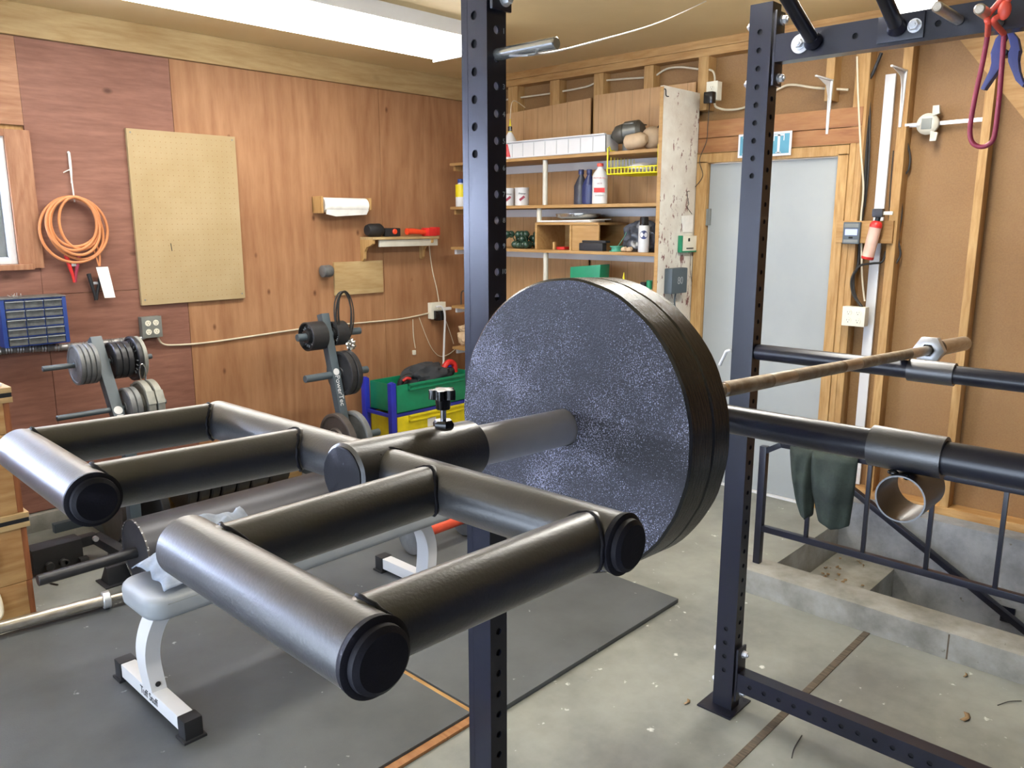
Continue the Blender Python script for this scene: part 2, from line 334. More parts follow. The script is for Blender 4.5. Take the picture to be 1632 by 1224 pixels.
def obj(name, bm, m, parent=None, ang=38, smooth=True, origin=None):
    bmesh.ops.recalc_face_normals(bm, faces=bm.faces[:])
    if parent is not None: o0 = parent['_w'] if '_w' in parent else None; o0 = Vector(WP[parent.name])
    elif origin is not None: o0 = Vector(origin)
    else:
        xs = [v.co.x for v in bm.verts]; ys = [v.co.y for v in bm.verts]; zs = [v.co.z for v in bm.verts]
        o0 = Vector(((min(xs)+max(xs))/2, (min(ys)+max(ys))/2, min(zs)))
    bmesh.ops.translate(bm, verts=bm.verts[:], vec=-o0)
    me = bpy.data.meshes.new(name); bm.to_mesh(me); bm.free()
    if smooth:
        me.polygons.foreach_set('use_smooth', [True]*len(me.polygons)); me.set_sharp_from_angle(angle=math.radians(ang))
    me.materials.append(m); o = bpy.data.objects.new(name, me); COL.objects.link(o)
    if parent is not None: o.parent = parent
    else: o.location = o0
    WP[o.name] = tuple(o0); return o
WP = {}
def thing(name, label, cat, loc, group=None):
    o = bpy.data.objects.new(name, None); COL.objects.link(o); o.location = loc; o.empty_display_size = 0.05
    o['label'] = label; o['category'] = cat
    if group: o['group'] = group
    WP[o.name] = tuple(loc); return o
def tag(o, label, cat, group=None):
    o['label'] = label; o['category'] = cat
    if group: o['group'] = group
    return o
def struct(name, bm, m, parent=None, **k):
    o = obj(name, bm, m, parent, **k)
    if parent is None: o['kind'] = 'structure'
    return o
def snode(name, loc):
    o = bpy.data.objects.new(name, None); COL.objects.link(o); o.location = loc; o['kind'] = 'structure'; WP[o.name] = tuple(loc); return o
def text(name, s, origin, ux, uy, size, m, parent, depth=0.0008, spacing=1.0):
    """raised lettering; ux = reading direction, uy = up of the letters"""
    cu = bpy.data.curves.new('tmp_text', 'FONT'); cu.body = s; cu.size = size; cu.extrude = depth; cu.align_x = 'CENTER'; cu.align_y = 'CENTER'; cu.space_character = spacing
    o = bpy.data.objects.new('tmp_text', cu); COL.objects.link(o)
    me = bpy.data.meshes.new_from_object(o, depsgraph=bpy.context.evaluated_depsgraph_get())
    bm = bmesh.new(); bm.from_mesh(me); bpy.data.objects.remove(o); bpy.data.curves.remove(cu); bpy.data.meshes.remove(me)
    ux = Vector(ux).normalized(); uy = Vector(uy).normalized(); uz = ux.cross(uy); c = Vector(origin)
    bmesh.ops.transform(bm, matrix=Matrix(((ux.x, uy.x, uz.x, c.x), (ux.y, uy.y, uz.y, c.y), (ux.z, uy.z, uz.z, c.z), (0, 0, 0, 1))), verts=bm.verts)
    return obj(name, bm, m, parent, smooth=False)

# ================================================================ THE SETTING
PIT_Y = 1.59; CURB0, CURB1 = 3.185, 3.35; FND = 4.36
fl = B()
box(fl, XW-.3, CURB0+.02, YF, YA+.1, -0.15, 0)
box(fl, CURB0+.02, XS+.1, PIT_Y, YA+.1, -0.15, 0)
struct('floor', fl, M['concrete'], smooth=False)
j = B(); box(j, -0.6, 3.187, 1.002, 1.028, -0.01, 0.003, .001)
struct('trim_1', j, M['jointwood'])
# low kerb and the steps going down between it and the foundation
c = B(); box(c, CURB0, CURB1, -2.2, 1.66, -1.3, 0.11, 0.008); 
tr2 = struct('trim_2', c, M['concrete_curb'], origin=(CURB0, 0, 0)); WP[tr2.name] = (CURB0, 0, 0)
for y in (.718, -.35): c = B(); box(c, CURB0-.0006, CURB0+.001, y-.003, y+.003, 0.001, .104); struct('joint', c, M['jointwood'], tr2)
st = B()
box(st, CURB1-.01, FND+.01, PIT_Y, PIT_Y+.25, -1.4, -0.001, 0.004)
for k in range(5): box(st, CURB1-.01, FND+.01, PIT_Y-0.31*(k+1), PIT_Y-.31*k+.02, -1.4, -0.19*(k+1), 0.008)
box(st, CURB1-.01, FND+.01, -2.2, PIT_Y-1.5, -1.4, -1.0)
struct('trim_3', st, M['concrete_curb'])
wr = snode('wall_right', (XS, 1, 0))
f = B(); box(f, FND, XS+.12, -2.6, PIT_Y+.12, -1.4, 0.13, 0.01); box(f, FND-.001, FND+.003, 1.205, 1.209, -0.6, 0.12); box(f, FND-.001, FND+.003, .55, .556, -0.6, 0.12)
struct('foundation', f, M['concrete_wall'], wr)
s = B(); box(s, XS, XS+.03, YF, 1.72, 0.13, CEIL); box(s, XS, XS+.03, 1.72, YA+.1, 1.99, CEIL); box(s, XS, XS+.03, 2.62, YA+.1, 0, 1.99)
struct('sheathing', s, M['hardboard'], wr, smooth=False)
s = B(); box(s, XB-.01, XS, -2.6, 1.66, 0.13, 0.172, .003); struct('sill_plate', s, M['pine_y'], wr)
s = B(); box(s, XB-.005, XS, YF, YA, 2.606, 2.650, .003); box(s, XB-.004, XS, YF, YA, 2.652, CEIL, .003); struct('top_plate', s, M['pine_y'], wr)
def stud(pxa, pxb, py, z0, z1, x0=XB, x1=XS):
    ya, yb = AX(pxa, py, XB).y, AX(pxb, py, XB).y
    s = B(); box(s, x0, x1, ya, yb, z0, z1, .002); struct('stud', s, M['pine'], wr); return ya, yb
for a in ((808, 823), (875, 890), (945, 960), (1025, 1040)): stud(*a, 110, 0.02, 2.606, XB+.012)
stud(1113, 1129, 110, 2.30, 2.606)
stud(1317, 1330, 110, 2.28, 2.606)
stud(1332, 1353, 510, 0.172, 2.606)
stud(1402, 1416, 510, 0.172, 2.606)
stud(1530, 1544, 510, 0.172, 2.606)
for y in (.68, .27, -.14, -.6, -1.1): s = B(); box(s, XB, XS, y, y+.038, .172, 2.606, .002); struct('stud', s, M['pine'], wr)
s = B(); a_, b_ = AX(1527, 60, XS-.028), AX(1660, 224, XS-.028); p = [a_, b_, b_+Vector((0, -.30, -.40)), b_+Vector((0, -.30, .05)), b_+Vector((0, .02, .42)), a_+Vector((0, -.24, .0))]
p = [a_, b_, b_+(b_-a_)*1.2, b_+(b_-a_)*1.2+Vector((0, 0, .40)), a_+Vector((0, -.30, .0))]; prism(s, p, (.027, 0, 0)); struct('brace', s, M['pine_y'], wr)
pl = B(); ygap = 3.47
box(pl, XB, XB+.01, 2.70, ygap-.006, 0.02, 2.468); prism(pl, [(XB, ygap+.012, .02), (XB, YA, .02), (XB, YA, 2.40), (XB, ygap+.03, 2.455)], (.01, 0, 0))
struct('panelling', pl, M['panelling'], wr, smooth=False)
# cedar boards over the door
ztop = AX(1300, 180, XB).z; zmid = AX(1300, 207, XB).z; zlow = AX(1300, 232, XB).z
s = B(); box(s, XB-.006, XB-.001, 1.69, 2.66, zmid+.002, ztop+.01, .001); box(s, XB-.006, XB-.001, 1.69, 2.66, zlow, zmid-.002, .001); struct('header_boards', s, M['cedar'], wr)
# door and its frame
dr = snode('door_1', (XB+.02, 2.2, 0))
s = B(); box(s, XB+.02, XB+.06, 1.805, 2.585, .012, 1.985, .003); struct('door_slab', s, M['door'], dr)
s = B(); box(s, XB-.012, XB+.08, 2.59, 2.66, 0, 2.0, .002); box(s, XB-.012, XB+.08, 1.745, 1.80, 0, 2.0, .002); box(s, XB-.012, XB+.08, 1.745, 2.66, 1.99, 2.045, .002)
box(s, XB-.004, XB+.08, 1.712, 1.742, 0, 2.06, .002); box(s, XB-.02, XB+.08, 1.74, 2.66, 2.05, zlow-.004, .002)
struct('door_frame', s, M['pine'], dr)
for z in (.72, 1.62): s = B(); box(s, XB+.006, XB+.022, 2.565, 2.60, z, z+.10, .002); cyl(s, (XB+.008, 2.588, z), (XB+.008, 2.588, z+.1), .007, 10); struct('hinge', s, M['greybox'], dr)
s = B(); box(s, XB-.005, XB+.08, 1.80, 2.59, 0, .010); struct('threshold', s, M['white'], dr)  # white colour stands in for the sunlight streak under the door
# plywood wall with window
wl = snode('wall_left', (2, YA, 0))
WX0, WX1, WZ0, WZ1 = -2.40, 1.30, 1.43, 2.06
s = B(); z0 = 0.10
def wallpanel(x0, x1, m, z1=2.545):
    s = B(); box(s, x0+.0015, x1-.0015, YA, YA+.02, z0, z1); struct('plywood_panel', s, m, wl, smooth=False)
wallpanel(1.40, 2.174, M['ply_red'], 1.262); s = B(); box(s, 1.40, 2.1725, YA, YA+.02, 1.265, 2.545); struct('plywood_panel', s, M['ply_red'], wl, smooth=False)
wallpanel(2.174, 3.645, M['ply_or']); wallpanel(3.645, XS, M['ply_or'])
s = B(); box(s, -2.6, 1.3985, YA, YA+.02, WZ1+.06, 2.545); struct('plywood_panel', s, M['ply_pale'], wl, smooth=False)
s = B(); box(s, -2.6, 1.3985, YA, YA+.02, z0, WZ0-.02); struct('plywood_panel', s, M['ply_red'], wl, smooth=False)
s = B(); box(s, -2.6, WX0-.08, YA, YA+.02, WZ0-.02, WZ1+.06); struct('plywood_panel', s, M['ply_red'], wl, smooth=False)
s = B(); box(s, XW, XS, YA-.025, YA+.02, 2.547, CEIL, .003); struct('header_board', s, M['pine_x'], wl)
s = B(); box(s, XW, XS+.1, YA+.02, YA+.12, -.1, WZ0-.03); box(s, XW, XS+.1, YA+.02, YA+.12, WZ1+.03, CEIL); box(s, WX1+.03, XS+.1, YA+.02, YA+.12, WZ0-.03, WZ1+.03); box(s, XW, WX0-.03, YA+.02, YA+.12, WZ0-.03, WZ1+.03)
struct('wall_core', s, M['pine'], wl, smooth=False)
s = B(); box(s, XW, XS, YA-.035, YA+.05, -.02, z0-.006, .01); struct('baseboard_left', s, M['concrete_curb'])
wn = snode('window_1', (.78, YA, WZ0))
s = B(); box(s, WX1, WX1+.115, YA-.02, YA+.01, 1.405, 2.095, .003); box(s, WX0-.115, WX0, YA-.02, YA+.01, 1.405, 2.095, .003); box(s, WX0, WX1, YA-.02, YA+.01, WZ1, WZ1+.035, .003)
box(s, WX0-.14, WX1+.06, YA-.05, YA+.10, WZ0-.03, WZ0-.002, .003); struct('casing', s, M['casing'], wn)
s = B(); box(s, WX1-.03, WX1-.001, YA+.0, YA+.09, WZ0, WZ1, .002); box(s, WX0+.001, WX0+.03, YA+.0, YA+.09, WZ0, WZ1, .002); box(s, WX0+.03, WX1-.03, YA, YA+.09, WZ1-.03, WZ1, .002); box(s, WX0+.03, WX1-.03, YA, YA+.09, WZ0, WZ0+.03, .002)
struct('jamb', s, M['white'], wn)
s = B()
for a in ((WX1-.065, WX1-.032), (WX0+.032, WX0+.065), (.62, .70), (-.38, -.30), (-1.38, -1.30)): box(s, *a, YA+.05, YA+.08, WZ0+.032, WZ1-.032, .002)
box(s, WX0+.065, WX1-.065, YA+.05, YA+.08, WZ0+.032, WZ0+.062); box(s, WX0+.065, WX1-.065, YA+.05, YA+.08, WZ1-.062, WZ1-.032); struct('sash', s, M['greybox'], wn)
s = B(); box(s, WX0+.05, WX1-.05, YA+.062, YA+.066, WZ0+.05, WZ1-.05); struct('pane', s, M['glass'], wn)
# ceiling, the wall behind the camera, the unseen garage side (left open for the fill, header above)
s = B(); box(s, XW-.3, XS+.15, YF-.1, YA+.15, CEIL, CEIL+.08); struct('ceiling', s, M['ceil'], smooth=False)
s = B(); box(s, XW, XS+.1, YF-.1, YF, -.1, CEIL); struct('wall_front', s, M['shade_wall'], smooth=False)
s = B(); box(s, XW-.1, XW, YF, YA+.1, 2.25, CEIL); box(s, XW-.1, XW, 3.55, YA+.1, 0, 2.25); box(s, XW-.1, XW, YF, -.95, 0, 2.25); struct('wall_back', s, M['shade_wall'], smooth=False)

# ceiling lights
M['tube_strip'] = emit('lit_strip_cover', (1.0, 0.97, 0.90, 1), 42.0)
def wrap_light(label, x0, x1, y0, y1, m='tube'):
    t = thing('ceiling_light', label, 'light', ((x0+x1)/2, (y0+y1)/2, CEIL-.135))
    s = B(); box(s, x0, x1, y0+.06, y1-.06, CEIL-.035, CEIL-.001, .004); box(s, x1-.012, x1, y0, y1, CEIL-.135, CEIL-.001, .004); box(s, x0, x0+.012, y0, y1, CEIL-.135, CEIL-.001, .004)
    box(s, x0, x1, y0-.012, y0-.001, CEIL-.075, CEIL-.001, .002); box(s, x0, x1, y1+.001, y1+.012, CEIL-.075, CEIL-.001, .002)
    obj('housing', s, M['white'], t)
    s = B(); yc = (y0+y1)/2; prof = [(y0+.02, CEIL-.036), (y0+.01, CEIL-.10), (y0+.05, CEIL-.128), (y1-.05, CEIL-.128), (y1-.01, CEIL-.10), (y1-.02, CEIL-.036)]
    prism(s, [(x0+.013, a, b) for a, b in prof], (x1-x0-.026, 0, 0)); obj('diffuser', s, M[m], t)
wrap_light('long lit tube light on the ceiling along the plywood wall', 0.95, 3.36, 3.37, 3.80)
wrap_light('lit tube light on the ceiling above the black rack beam', 1.65, 4.06, 1.245, 1.43, 'tube_strip')

# ================================================================ THE RACK
def holed_tube(bm, x0, x1, y0, y1, z0, z1, hx, hy, r=0.008, rim=12):
    """square tube standing along z; hx: hole heights through the x faces, hy: through the y faces; real openings with a rim"""
    def face(fu, width, holes):
        zs = sorted(holes); half = min(width/2-.002, 0.0165); edges = [z0]
        def P(u, z, dpt=0.0): return bm.verts.new(fu(u, z, dpt))
        def quad(u0, u1, a, b):
            if b-a > 1e-5: bm.faces.new((P(u0, a), P(u1, a), P(u1, b), P(u0, b)))
        last = z0
        for z in zs:
            quad(0, width, last, z-half); quad(0, width/2-half, z-half, z+half); quad(width/2+half, width, z-half, z+half); last = z+half
            n = 16; ring = []; inner = []; deep = []
            for i in range(n):
                a = 2*PI*i/n; c, s = math.cos(a), math.sin(a); k = half/max(abs(c), abs(s))
                ring.append(P(width/2+c*k, z+s*k)); inner.append(P(width/2+c*r, z+s*r)); deep.append(P(width/2+c*r, z+s*r, .004))
            for i in range(n):
                jn = (i+1) % n; bm.faces.new((ring[i], ring[jn], inner[jn], inner[i])); bm.faces.new((inner[i], inner[jn], deep[jn], deep[i]))
        quad(0, width, last, z1)
    # the sixteenths never meet the square's corners exactly; a thin backing strip closes the corner slivers
    face(lambda u, z, d: Vector((x0+d, y0+u, z)), y1-y0, hx)
    face(lambda u, z, d: Vector((x1-d, y0+u, z)), y1-y0, hx)
    face(lambda u, z, d: Vector((x0+u, y0+d, z)), x1-x0, hy)
    face(lambda u, z, d: Vector((x0+u, y1-d, z)), x1-x0, hy)
    for z in (z0, z1): bm.faces.new([bm.verts.new(Vector(p)) for p in ((x0, y0, z), (x1, y0, z), (x1, y1, z), (x0, y1, z))])
    return bm
def bolt(bm, p, d, r=.014, wash=True):
    p = Vector(p); d = Vector(d).normalized()
    if wash: cyl(bm, p, p+d*.003, r*1.25, 20)
    lathe(bm, p+d*.003, d, [(0, r), (.010, r), (.012, r*.85), (.012, 0)], 6)
    cyl(bm, p+d*.012, p+d*.019, r*.45, 12)
X1a, X1b, X2a, X2b, UY0, UY1 = 1.14, 1.192, 2.31, 2.364, 1.139, 1.209
BACKY = 0.03
rack = thing('power_rack', 'tall black bolted power rack with drilled uprights and round safety pipes', 'rack', ((X1a+X2b)/2, (UY0+BACKY)/2, 0))
def upright(x0, x1, y0, y1, hx, hy, plate_shift=0):
    s = B(); holed_tube(s, x0, x1, y0, y1, .006, 2.26, hx, hy); u = obj('upright', s, M['rack'], rack, ang=20)
    s = B(); box(s, x0+.006, x1-.006, y0+.006, y1-.006, .01, 2.25); obj('shade_filler', s, M['dark'], u)  # black block in the hollow; the shade inside is put into its colour
    s = B(); box(s, x0-.045, x1+.05, y0-.02, y1+.035, 0, .006, .001)
    for a, b in ((x0-.03, y1+.02), (x0-.03, y0-.005), (x1+.035, y0-.005), (x1+.035, y1+.02)): cyl(s, (a, b, .006), (a, b, .0065), .007, 12)
    obj('foot_plate', s, M['rack'], u); return u
NZ = AY(790, 47, UY0).z
un = upright(X1a, X1b, UY0, UY1, [1.771+.0507*k for k in range(0, 9)], [.30+.0507*k for k in range(11)]+[NZ-.0507*k for k in range(-2, 17)])
s = B(); box(s, X1a-.0004, X1a+.001, UY1-.017, UY1-.0155, .01, 2.25); obj('weld_seam', s, M['rack'], un)
s = B(); box(s, X1a+.008, X1b-.006, UY0+.0045, UY0+.0055, NZ-.0507*10, 2.2); obj('lit_backing', s, mat('lit_inside_tint', rgb(214, 214, 240), .6), un)  # pale strip behind the holes; the lit inside is put into its colour
YO = UY0+.012
uf = upright(X2a, X2b, YO, YO+.070, [.145+.0507*k for k in range(4)]+[1.776+.0507*k for k in range(0, 9)], [.12+.0507*k for k in range(38)])
upright(X1a, X1b, BACKY, BACKY+.07, [1.7+.05*k for k in range(5)], [1.2+.05*k for k in range(5)])
upright(X2a, X2b, BACKY, BACKY+.07, [1.7+.05*k for k in range(5)], [1.2+.05*k for k in range(5)])
# laser-cut numbers beside the holes of the near upright
num = {1: 47, 3: 136, 4: 180, 5: 225, 6: 268, 7: 309, 8: 351, 9: 392, 10: 434}
for n_, py in num.items():
    p = Vector((0, 0, NZ-.0507*(n_-1))); text('hole_number', str(n_), (X1b-.007, UY0-.0006, p.z), (1, 0, 0), (0, 0, 1), .014, M['pad'], un, .0003)
# upper and lower side beams, end plates, bolts
SWAP = Matrix(((1, 0, 0, 0), (0, 0, 1, 0), (0, 1, 0, 0), (0, 0, 0, 1)))
def beam(name, x0, x1, y0, y1, z0, z1, holes):
    t = bmesh.new(); holed_tube(t, x0, x1, z0, z1, y0, y1, holes, []); s = B(); join(s, t, SWAP); o = obj(name, s, M['rack'], rack, ang=20)
    s = B(); box(s, x0+.006, x1-.006, y0+.006, y1-.006, z0+.006, z1-.006); obj('shade_filler', s, M['dark'], o); return o  # black core again paints the shade seen through the beam holes
def one_bolt(p, d, r, par, nm='bolt'): s = B(); bolt(s, p, d, r); obj(nm, s, M['zinc'], par)
for (xa, xb) in ((X1a, X1b), (X2a, X2b)):
    near = xa < 2; z0, z1 = (2.15, 2.225) if near else (2.093, 2.168); xm = (xa+xb)/2; yo = UY0 if near else YO
    b = beam('top_beam', xa+.002, xb-.002, BACKY+.075, yo-.012, z0, z1, [.704, .91] if not near else [])
    s = B(); box(s, xa+.001, xb+.001, yo-.014, yo-.007, 2.03, 2.235, .002); obj('end_plate', s, M['rack'], b)
    one_bolt((xm+.008, yo-.014, 2.052), (0, -1, 0), .012, b); one_bolt((xm+.008, yo-.014, 2.212), (0, -1, 0), .012, b)
    if not near:
        for z in (2.045, 2.205): one_bolt((xm, yo+.070, z), (0, 1, 0), .012, uf)
        s = B(); cyl(s, (xa+.002, 1.062, 2.132), (xa-.002, 1.062, 2.132), .026, 28); w_ = obj('washer', s, M['zinc'], b)
        one_bolt((xa-.002, 1.062, 2.132), (-1, 0, 0), .013, b)
        s = B(); box(s, xa-.006, xa+.001, .735, .850, 2.101, 2.166, .002); obj('bracket_plate', s, M['rack'], b)
        pb_ = AX(1458, 41, xa-.006); one_bolt((xa-.006, pb_.y, pb_.z), (-1, 0, 0), .014, b)
    b = beam('bottom_beam', xa+.004, xb-.001, BACKY+.075, yo-.012, .083, .150, [yo-.06-.0507*k for k in range(20)][::-1])
    s = B(); box(s, xa+.001, xb+.004, yo-.014, yo-.007, .045, .235, .002); obj('end_plate', s, M['rack'], b)
    for z in (.065, .208): one_bolt((xm+.01, yo-.014, z), (0, -1, 0), .011, b)
    for z in (.085, .20): one_bolt((xm, yo+.070, z), (0, 1, 0), .011, b)
# raised pull-up bars crossing between the two top beams
for pa, pb, col in (((1296, 66), (1253, -6), 0), ((1430, 44), (1408, -6), 1)):
    a = AX(*pa, X2a-.004); q = AY(*pb, a.y); d = (q-a).normalized()
    top = a+d*((2.50-a.z)/d.z); mid = Vector((X1b+(X2a-top.x), top.y, 2.50)); end = Vector((X1b+.002, top.y, 2.19))
    s = B(); tube(s, [a, a+d*.02, top-d*.05, top+Vector((-.05, 0, .01)), Vector(((top.x+mid.x)/2, top.y, 2.51)), mid+Vector((.05, 0, .01)), mid, end], .0185, 16, 6)
    obj('pull_up_bar', s, M['rack'], rack)
    s = B(); cyl(s, a+d*.0-Vector((0, 0, 0)), a+d*.018, .026, 20, .019); obj('weld_collar', s, M['rack'], rack)
# band pegs on the far beam
for tip, root, L in (((1493, 15), (1528, 32), .16), ((1548, 18), (1592, 36), .16)):
    r_ = AX(*root, X2a); s = B(); cyl(s, r_, r_+Vector((-.175 if L else 0, 0, 0)), .0125, 20, c=.003); obj('band_peg', s, M['steel'], rack)
# bright pipe pin sticking out of the near upright
p = AY(797, 88, UY0); s = B(); cyl(s, (X1a+.028, UY0+.06, p.z), (X1a+.028, UY0-.285*.52, p.z), .0115, 22, c=.002)
tag(obj('steel_peg', s, M['foil']), 'bright steel peg pushed through the near drilled upright', 'peg')
# string of wire from the peg up to the ceiling
p0 = Vector((X1a+.03, UY0-.10, p.z-.012)); s = B()
e0 = AZ(1125, 2, CEIL-.004)
tube(s, [p0+Vector((-.01, .06, .004)), p0, p0.lerp(e0, .12)+Vector((0, 0, -.01)), p0.lerp(e0, .5)+Vector((0, 0, -.02)), e0], .0022, 6, 8)
tag(obj('wire', s, M['zinc']), 'thin wire running from the bright steel peg to the ceiling', 'wire')

# safety pipes
ZP2, ZP1 = 1.2415, 1.3255
s = B(); cyl(s, (2.34, YO-.002, ZP2), (2.34, BACKY+.07, ZP2), .0248, 28)
sp2 = obj('safety_pipe', s, M['rack'], rack)
s = B(); pipe(s, (2.34, .70, ZP2), (2.34, .585, ZP2), .031, .0255, 28); obj('pipe_liner', s, M['black'], sp2)
s = B(); pa = Vector((X2a+.01, UY1-.006, 1.262)); pts = [AX(1158, 560, X2a-.01), AX(1150, 573, X2a-.01), AX(1147, 582, X2a-.01)]
tube(s, [Vector((X2a-.008, YO+.07, pts[0].z+.004)), pts[0], AX(1156, 563, X2a-.01), pts[2]], .005, 10, 5); obj('bent_pin', s, M['white'], sp2)
s = B(); cyl(s, (1.17, UY0-.008, ZP1), (1.17, BACKY+.07, ZP1), .0232, 32); sp1 = obj('safety_pipe', s, M['rack'], rack)
# tee sleeve with a short cross tube hanging on the near pipe
ya, yb = AX(1392, 690, 1.17).y, AX(1506, 735, 1.17).y
t = thing('tee_sleeve', 'black pipe sleeve with a short open cross tube hung on the near safety pipe', 'pipe fitting', (1.17, (ya+yb)/2, ZP1-.08))
s = B(); pipe(s, (1.17, ya, ZP1), (1.17, yb, ZP1), .0292, .0238, 40); obj('sleeve', s, M['black'], t)
yc = (ya+yb)/2-.004; zc = ZP1-.0292-.033
s = B(); pipe(s, (1.17-.028, yc, zc), (1.17+.060, yc, zc), .0335, .0312, 40); obj('cross_tube', s, M['black'], t)
s = B(); blob(s, (1.155, yc+.016, ZP1-.030), .006, .008, .004, 2); blob(s, (1.15, yc-.004, ZP1-.0315), .006, .005, .004, 2); obj('weld', s, M['gloss'], t)

# ================================================================ BARBELL, PLATES AND THE HANDLE ATTACHMENT
D1 = Vector((1, -.012, -.036)).normalized()
SP = AX(897, 681, .775)                      # where the sleeve meets the plate face
BA, BB = Vector((1.15, .666, 1.362)), Vector((2.34, .715, 1.281)); DB = (BB-BA).normalized()
def sb(px):  # distance along the shaft line seen at a pixel column
    best = None
    for k in range(0, 2600):
        P = BA+DB*(k/1000); v = P-EYE; X = 816+FPX*v.dot(RGT)/v.dot(FWD)
        if best is None or abs(X-px) < best[0]: best = (abs(X-px), k/1000)
    return best[1]
bar = thing('barbell', 'worn steel barbell lying across the safety pipes with a hex collar', 'barbell', SP)
s = B(); cyl(s, SP-D1*.24, SP+D1*.115, .0235, 36, c=.002); obj('near_sleeve', s, M['sleeve'], bar)
e = sb(1478)
s = B(); start = SP+D1*.11
def seg_(a, b, r, m, nm):
    s = B(); cyl(s, BA+DB*a, BA+DB*b, r, 20); o = obj(nm, s, m, bar)
s = B(); cyl(s, start, BA+DB*sb(1147), .0137, 20); obj('shaft', s, M['knurl'], bar)
k1, k2, k3, k4, k5 = sb(1147), sb(1153), sb(1226), sb(1263), sb(1342); k6 = sb(1368); k7 = sb(1448)
seg_(k1, k2, .0134, M['chrome'], 'shaft_ring'); seg_(k2, k3, .0137, M['knurl'], 'shaft_knurl'); seg_(k3, k4, .0135, M['steel'], 'shaft_smooth')
seg_(k4, k5, .0138, M['knurl'], 'shaft_knurl'); seg_(k5, k6, .0135, M['steel'], 'shaft_smooth'); seg_(k6, k7, .0138, M['knurl'], 'shaft_knurl'); seg_(k7, e+.01, .0142, M['steel'], 'shaft_smooth')
s = B(); lathe(s, BA+DB*e, DB, [(0, .020), (0, .032), (.006, .044), (.040, .044), (.050, .036), (.05, 0)], 6)
obj('hex_collar', s, M['zinc'], bar)
s = B(); cyl(s, BA+DB*(e+.05), BA+DB*(e+.10), .031, 28, c=.004); obj('collar_ring', s, M['iron'], bar)
s = B(); cyl(s, BA+DB*(e+.05), BA+DB*(e+.47), .0245, 28, c=.002); obj('far_sleeve', s, M['steel'], bar)
# the two heavy plates
RP = .1905
PN = Vector((1, -.018, -.036)).normalized()
for nm, a, b, lab in (('front', 0.0, .046, 'large round black iron plate facing the camera, pitted grey face'), ('rear', .0475, .085, 'large round black iron plate pressed behind the front one')):
    c0 = SP+PN*a; L = b-a
    t = thing('weight_plate', lab, 'weight plate', c0, 'heavy plates on the barbell')
    s = B(); lathe(s, c0, PN, [(0, .0245), (0, RP-.003), (.003, RP), (L-.0015, RP), (L, RP-.0015), (L, .0245)], 96, closed=True, noise_amp=.0012, noise_f=30)
    # face and rim carry different finishes
    o = obj('plate_face', s, M['plate'], t, ang=30); o.data.materials.append(M['rim'])
    for pg in o.data.polygons:
        if abs(pg.normal.dot(PN)) < .8: pg.material_index = 1
# handle attachment
DY = Vector((.03, 1, 0)).normalized()
s0 = SP-D1*.185; 
za = .002
at = thing('handle_attachment', 'black powder coated steel tube handle frame slid on the near bar sleeve', 'barbell attachment', SP-D1*.36)
C0 = SP-D1*.312          # crossing of spine and crossbar
C0.z = 1.400
DS = Vector((1, -.012, -.02)).normalized()
def L_(x, y, z=1.400): return Vector((x, y, z))
s = B(); mouth = AX(748, 714, .600); tail = L_(.424, .622, 1.403)
sd = (mouth-tail).normalized(); Ls = (mouth-tail).length
lathe(s, tail, sd, [(0, 0), (0, .027), (.003, .031), (Ls-.001, .0312), (Ls, .0305), (Ls, .0255), (Ls-.10, .0255), (Ls-.10, 0)], 56)
obj('spine_tube', s, M['black'], at, ang=22)
s = B(); lathe(s, tail+sd*.0005, -sd, [(0, 0), (0, .0278), (.0012, .0276), (.0018, .0262), (.0018, 0)], 48, noise_amp=.0006, noise_f=180); obj('end_plate', s, M['cap'], at, ang=22)
RT = .0235
CR = [AZ(990, 866, 1.400), AZ(345, 668, 1.400)]
s = B(); cyl(s, CR[0], CR[1], RT, 48, c=.002); obj('crossbar', s, M['black'], at)
cd_ = (CR[0]-CR[1]).normalized()
hl = [AZ(148, 795, 1.400), AZ(33, 717, 1.400)]; hr = [AZ(594, 1045, 1.400), AZ(296, 868, 1.400)]
for h in (hl, hr): s = B(); cyl(s, h[0], h[1], RT, 48, c=.002); obj('handle_tube', s, M['black'], at)
def cap(p, d): 
    s = B(); lathe(s, p-d*.001, d, [(0, 0), (0, RT+.0006), (.004, RT+.0010), (.0055, RT-.002), (.0056, RT-.0028), (.0095, RT-.0032), (.012, RT-.0065), (.0125, 0)], 48); obj('end_cap', s, M['cap'], at, ang=22)
cap(hl[0], (hl[0]-hl[1]).normalized()); cap(hr[0], (hr[0]-hr[1]).normalized()); cap(CR[0], cd_)
def weld(c, axis, R, side):
    """bead where a tube butts on another"""
    u, v, d = frame(axis); n = 44; pts = []
    for i in range(n):
        a = 2*PI*i/n; off = d*(-side*(RT-math.sqrt(max(RT*RT-(R*.92*math.sin(a if abs(u.z) < .5 else a+PI/2))**2*.0-(R*.92*((u*math.cos(a)+v*math.sin(a)).z))**2, 0))))
        pts.append(Vector(c)+(u*math.cos(a)+v*math.sin(a))*(R-.0002)+off+Vector((random.uniform(-1, 1), random.uniform(-1, 1), random.uniform(-1, 1)))*.0007)
    s = B(); tube(s, pts, .0019, 8, 1, closed=True, straight=True); obj('weld_bead', s, M['cap'], at, ang=60)
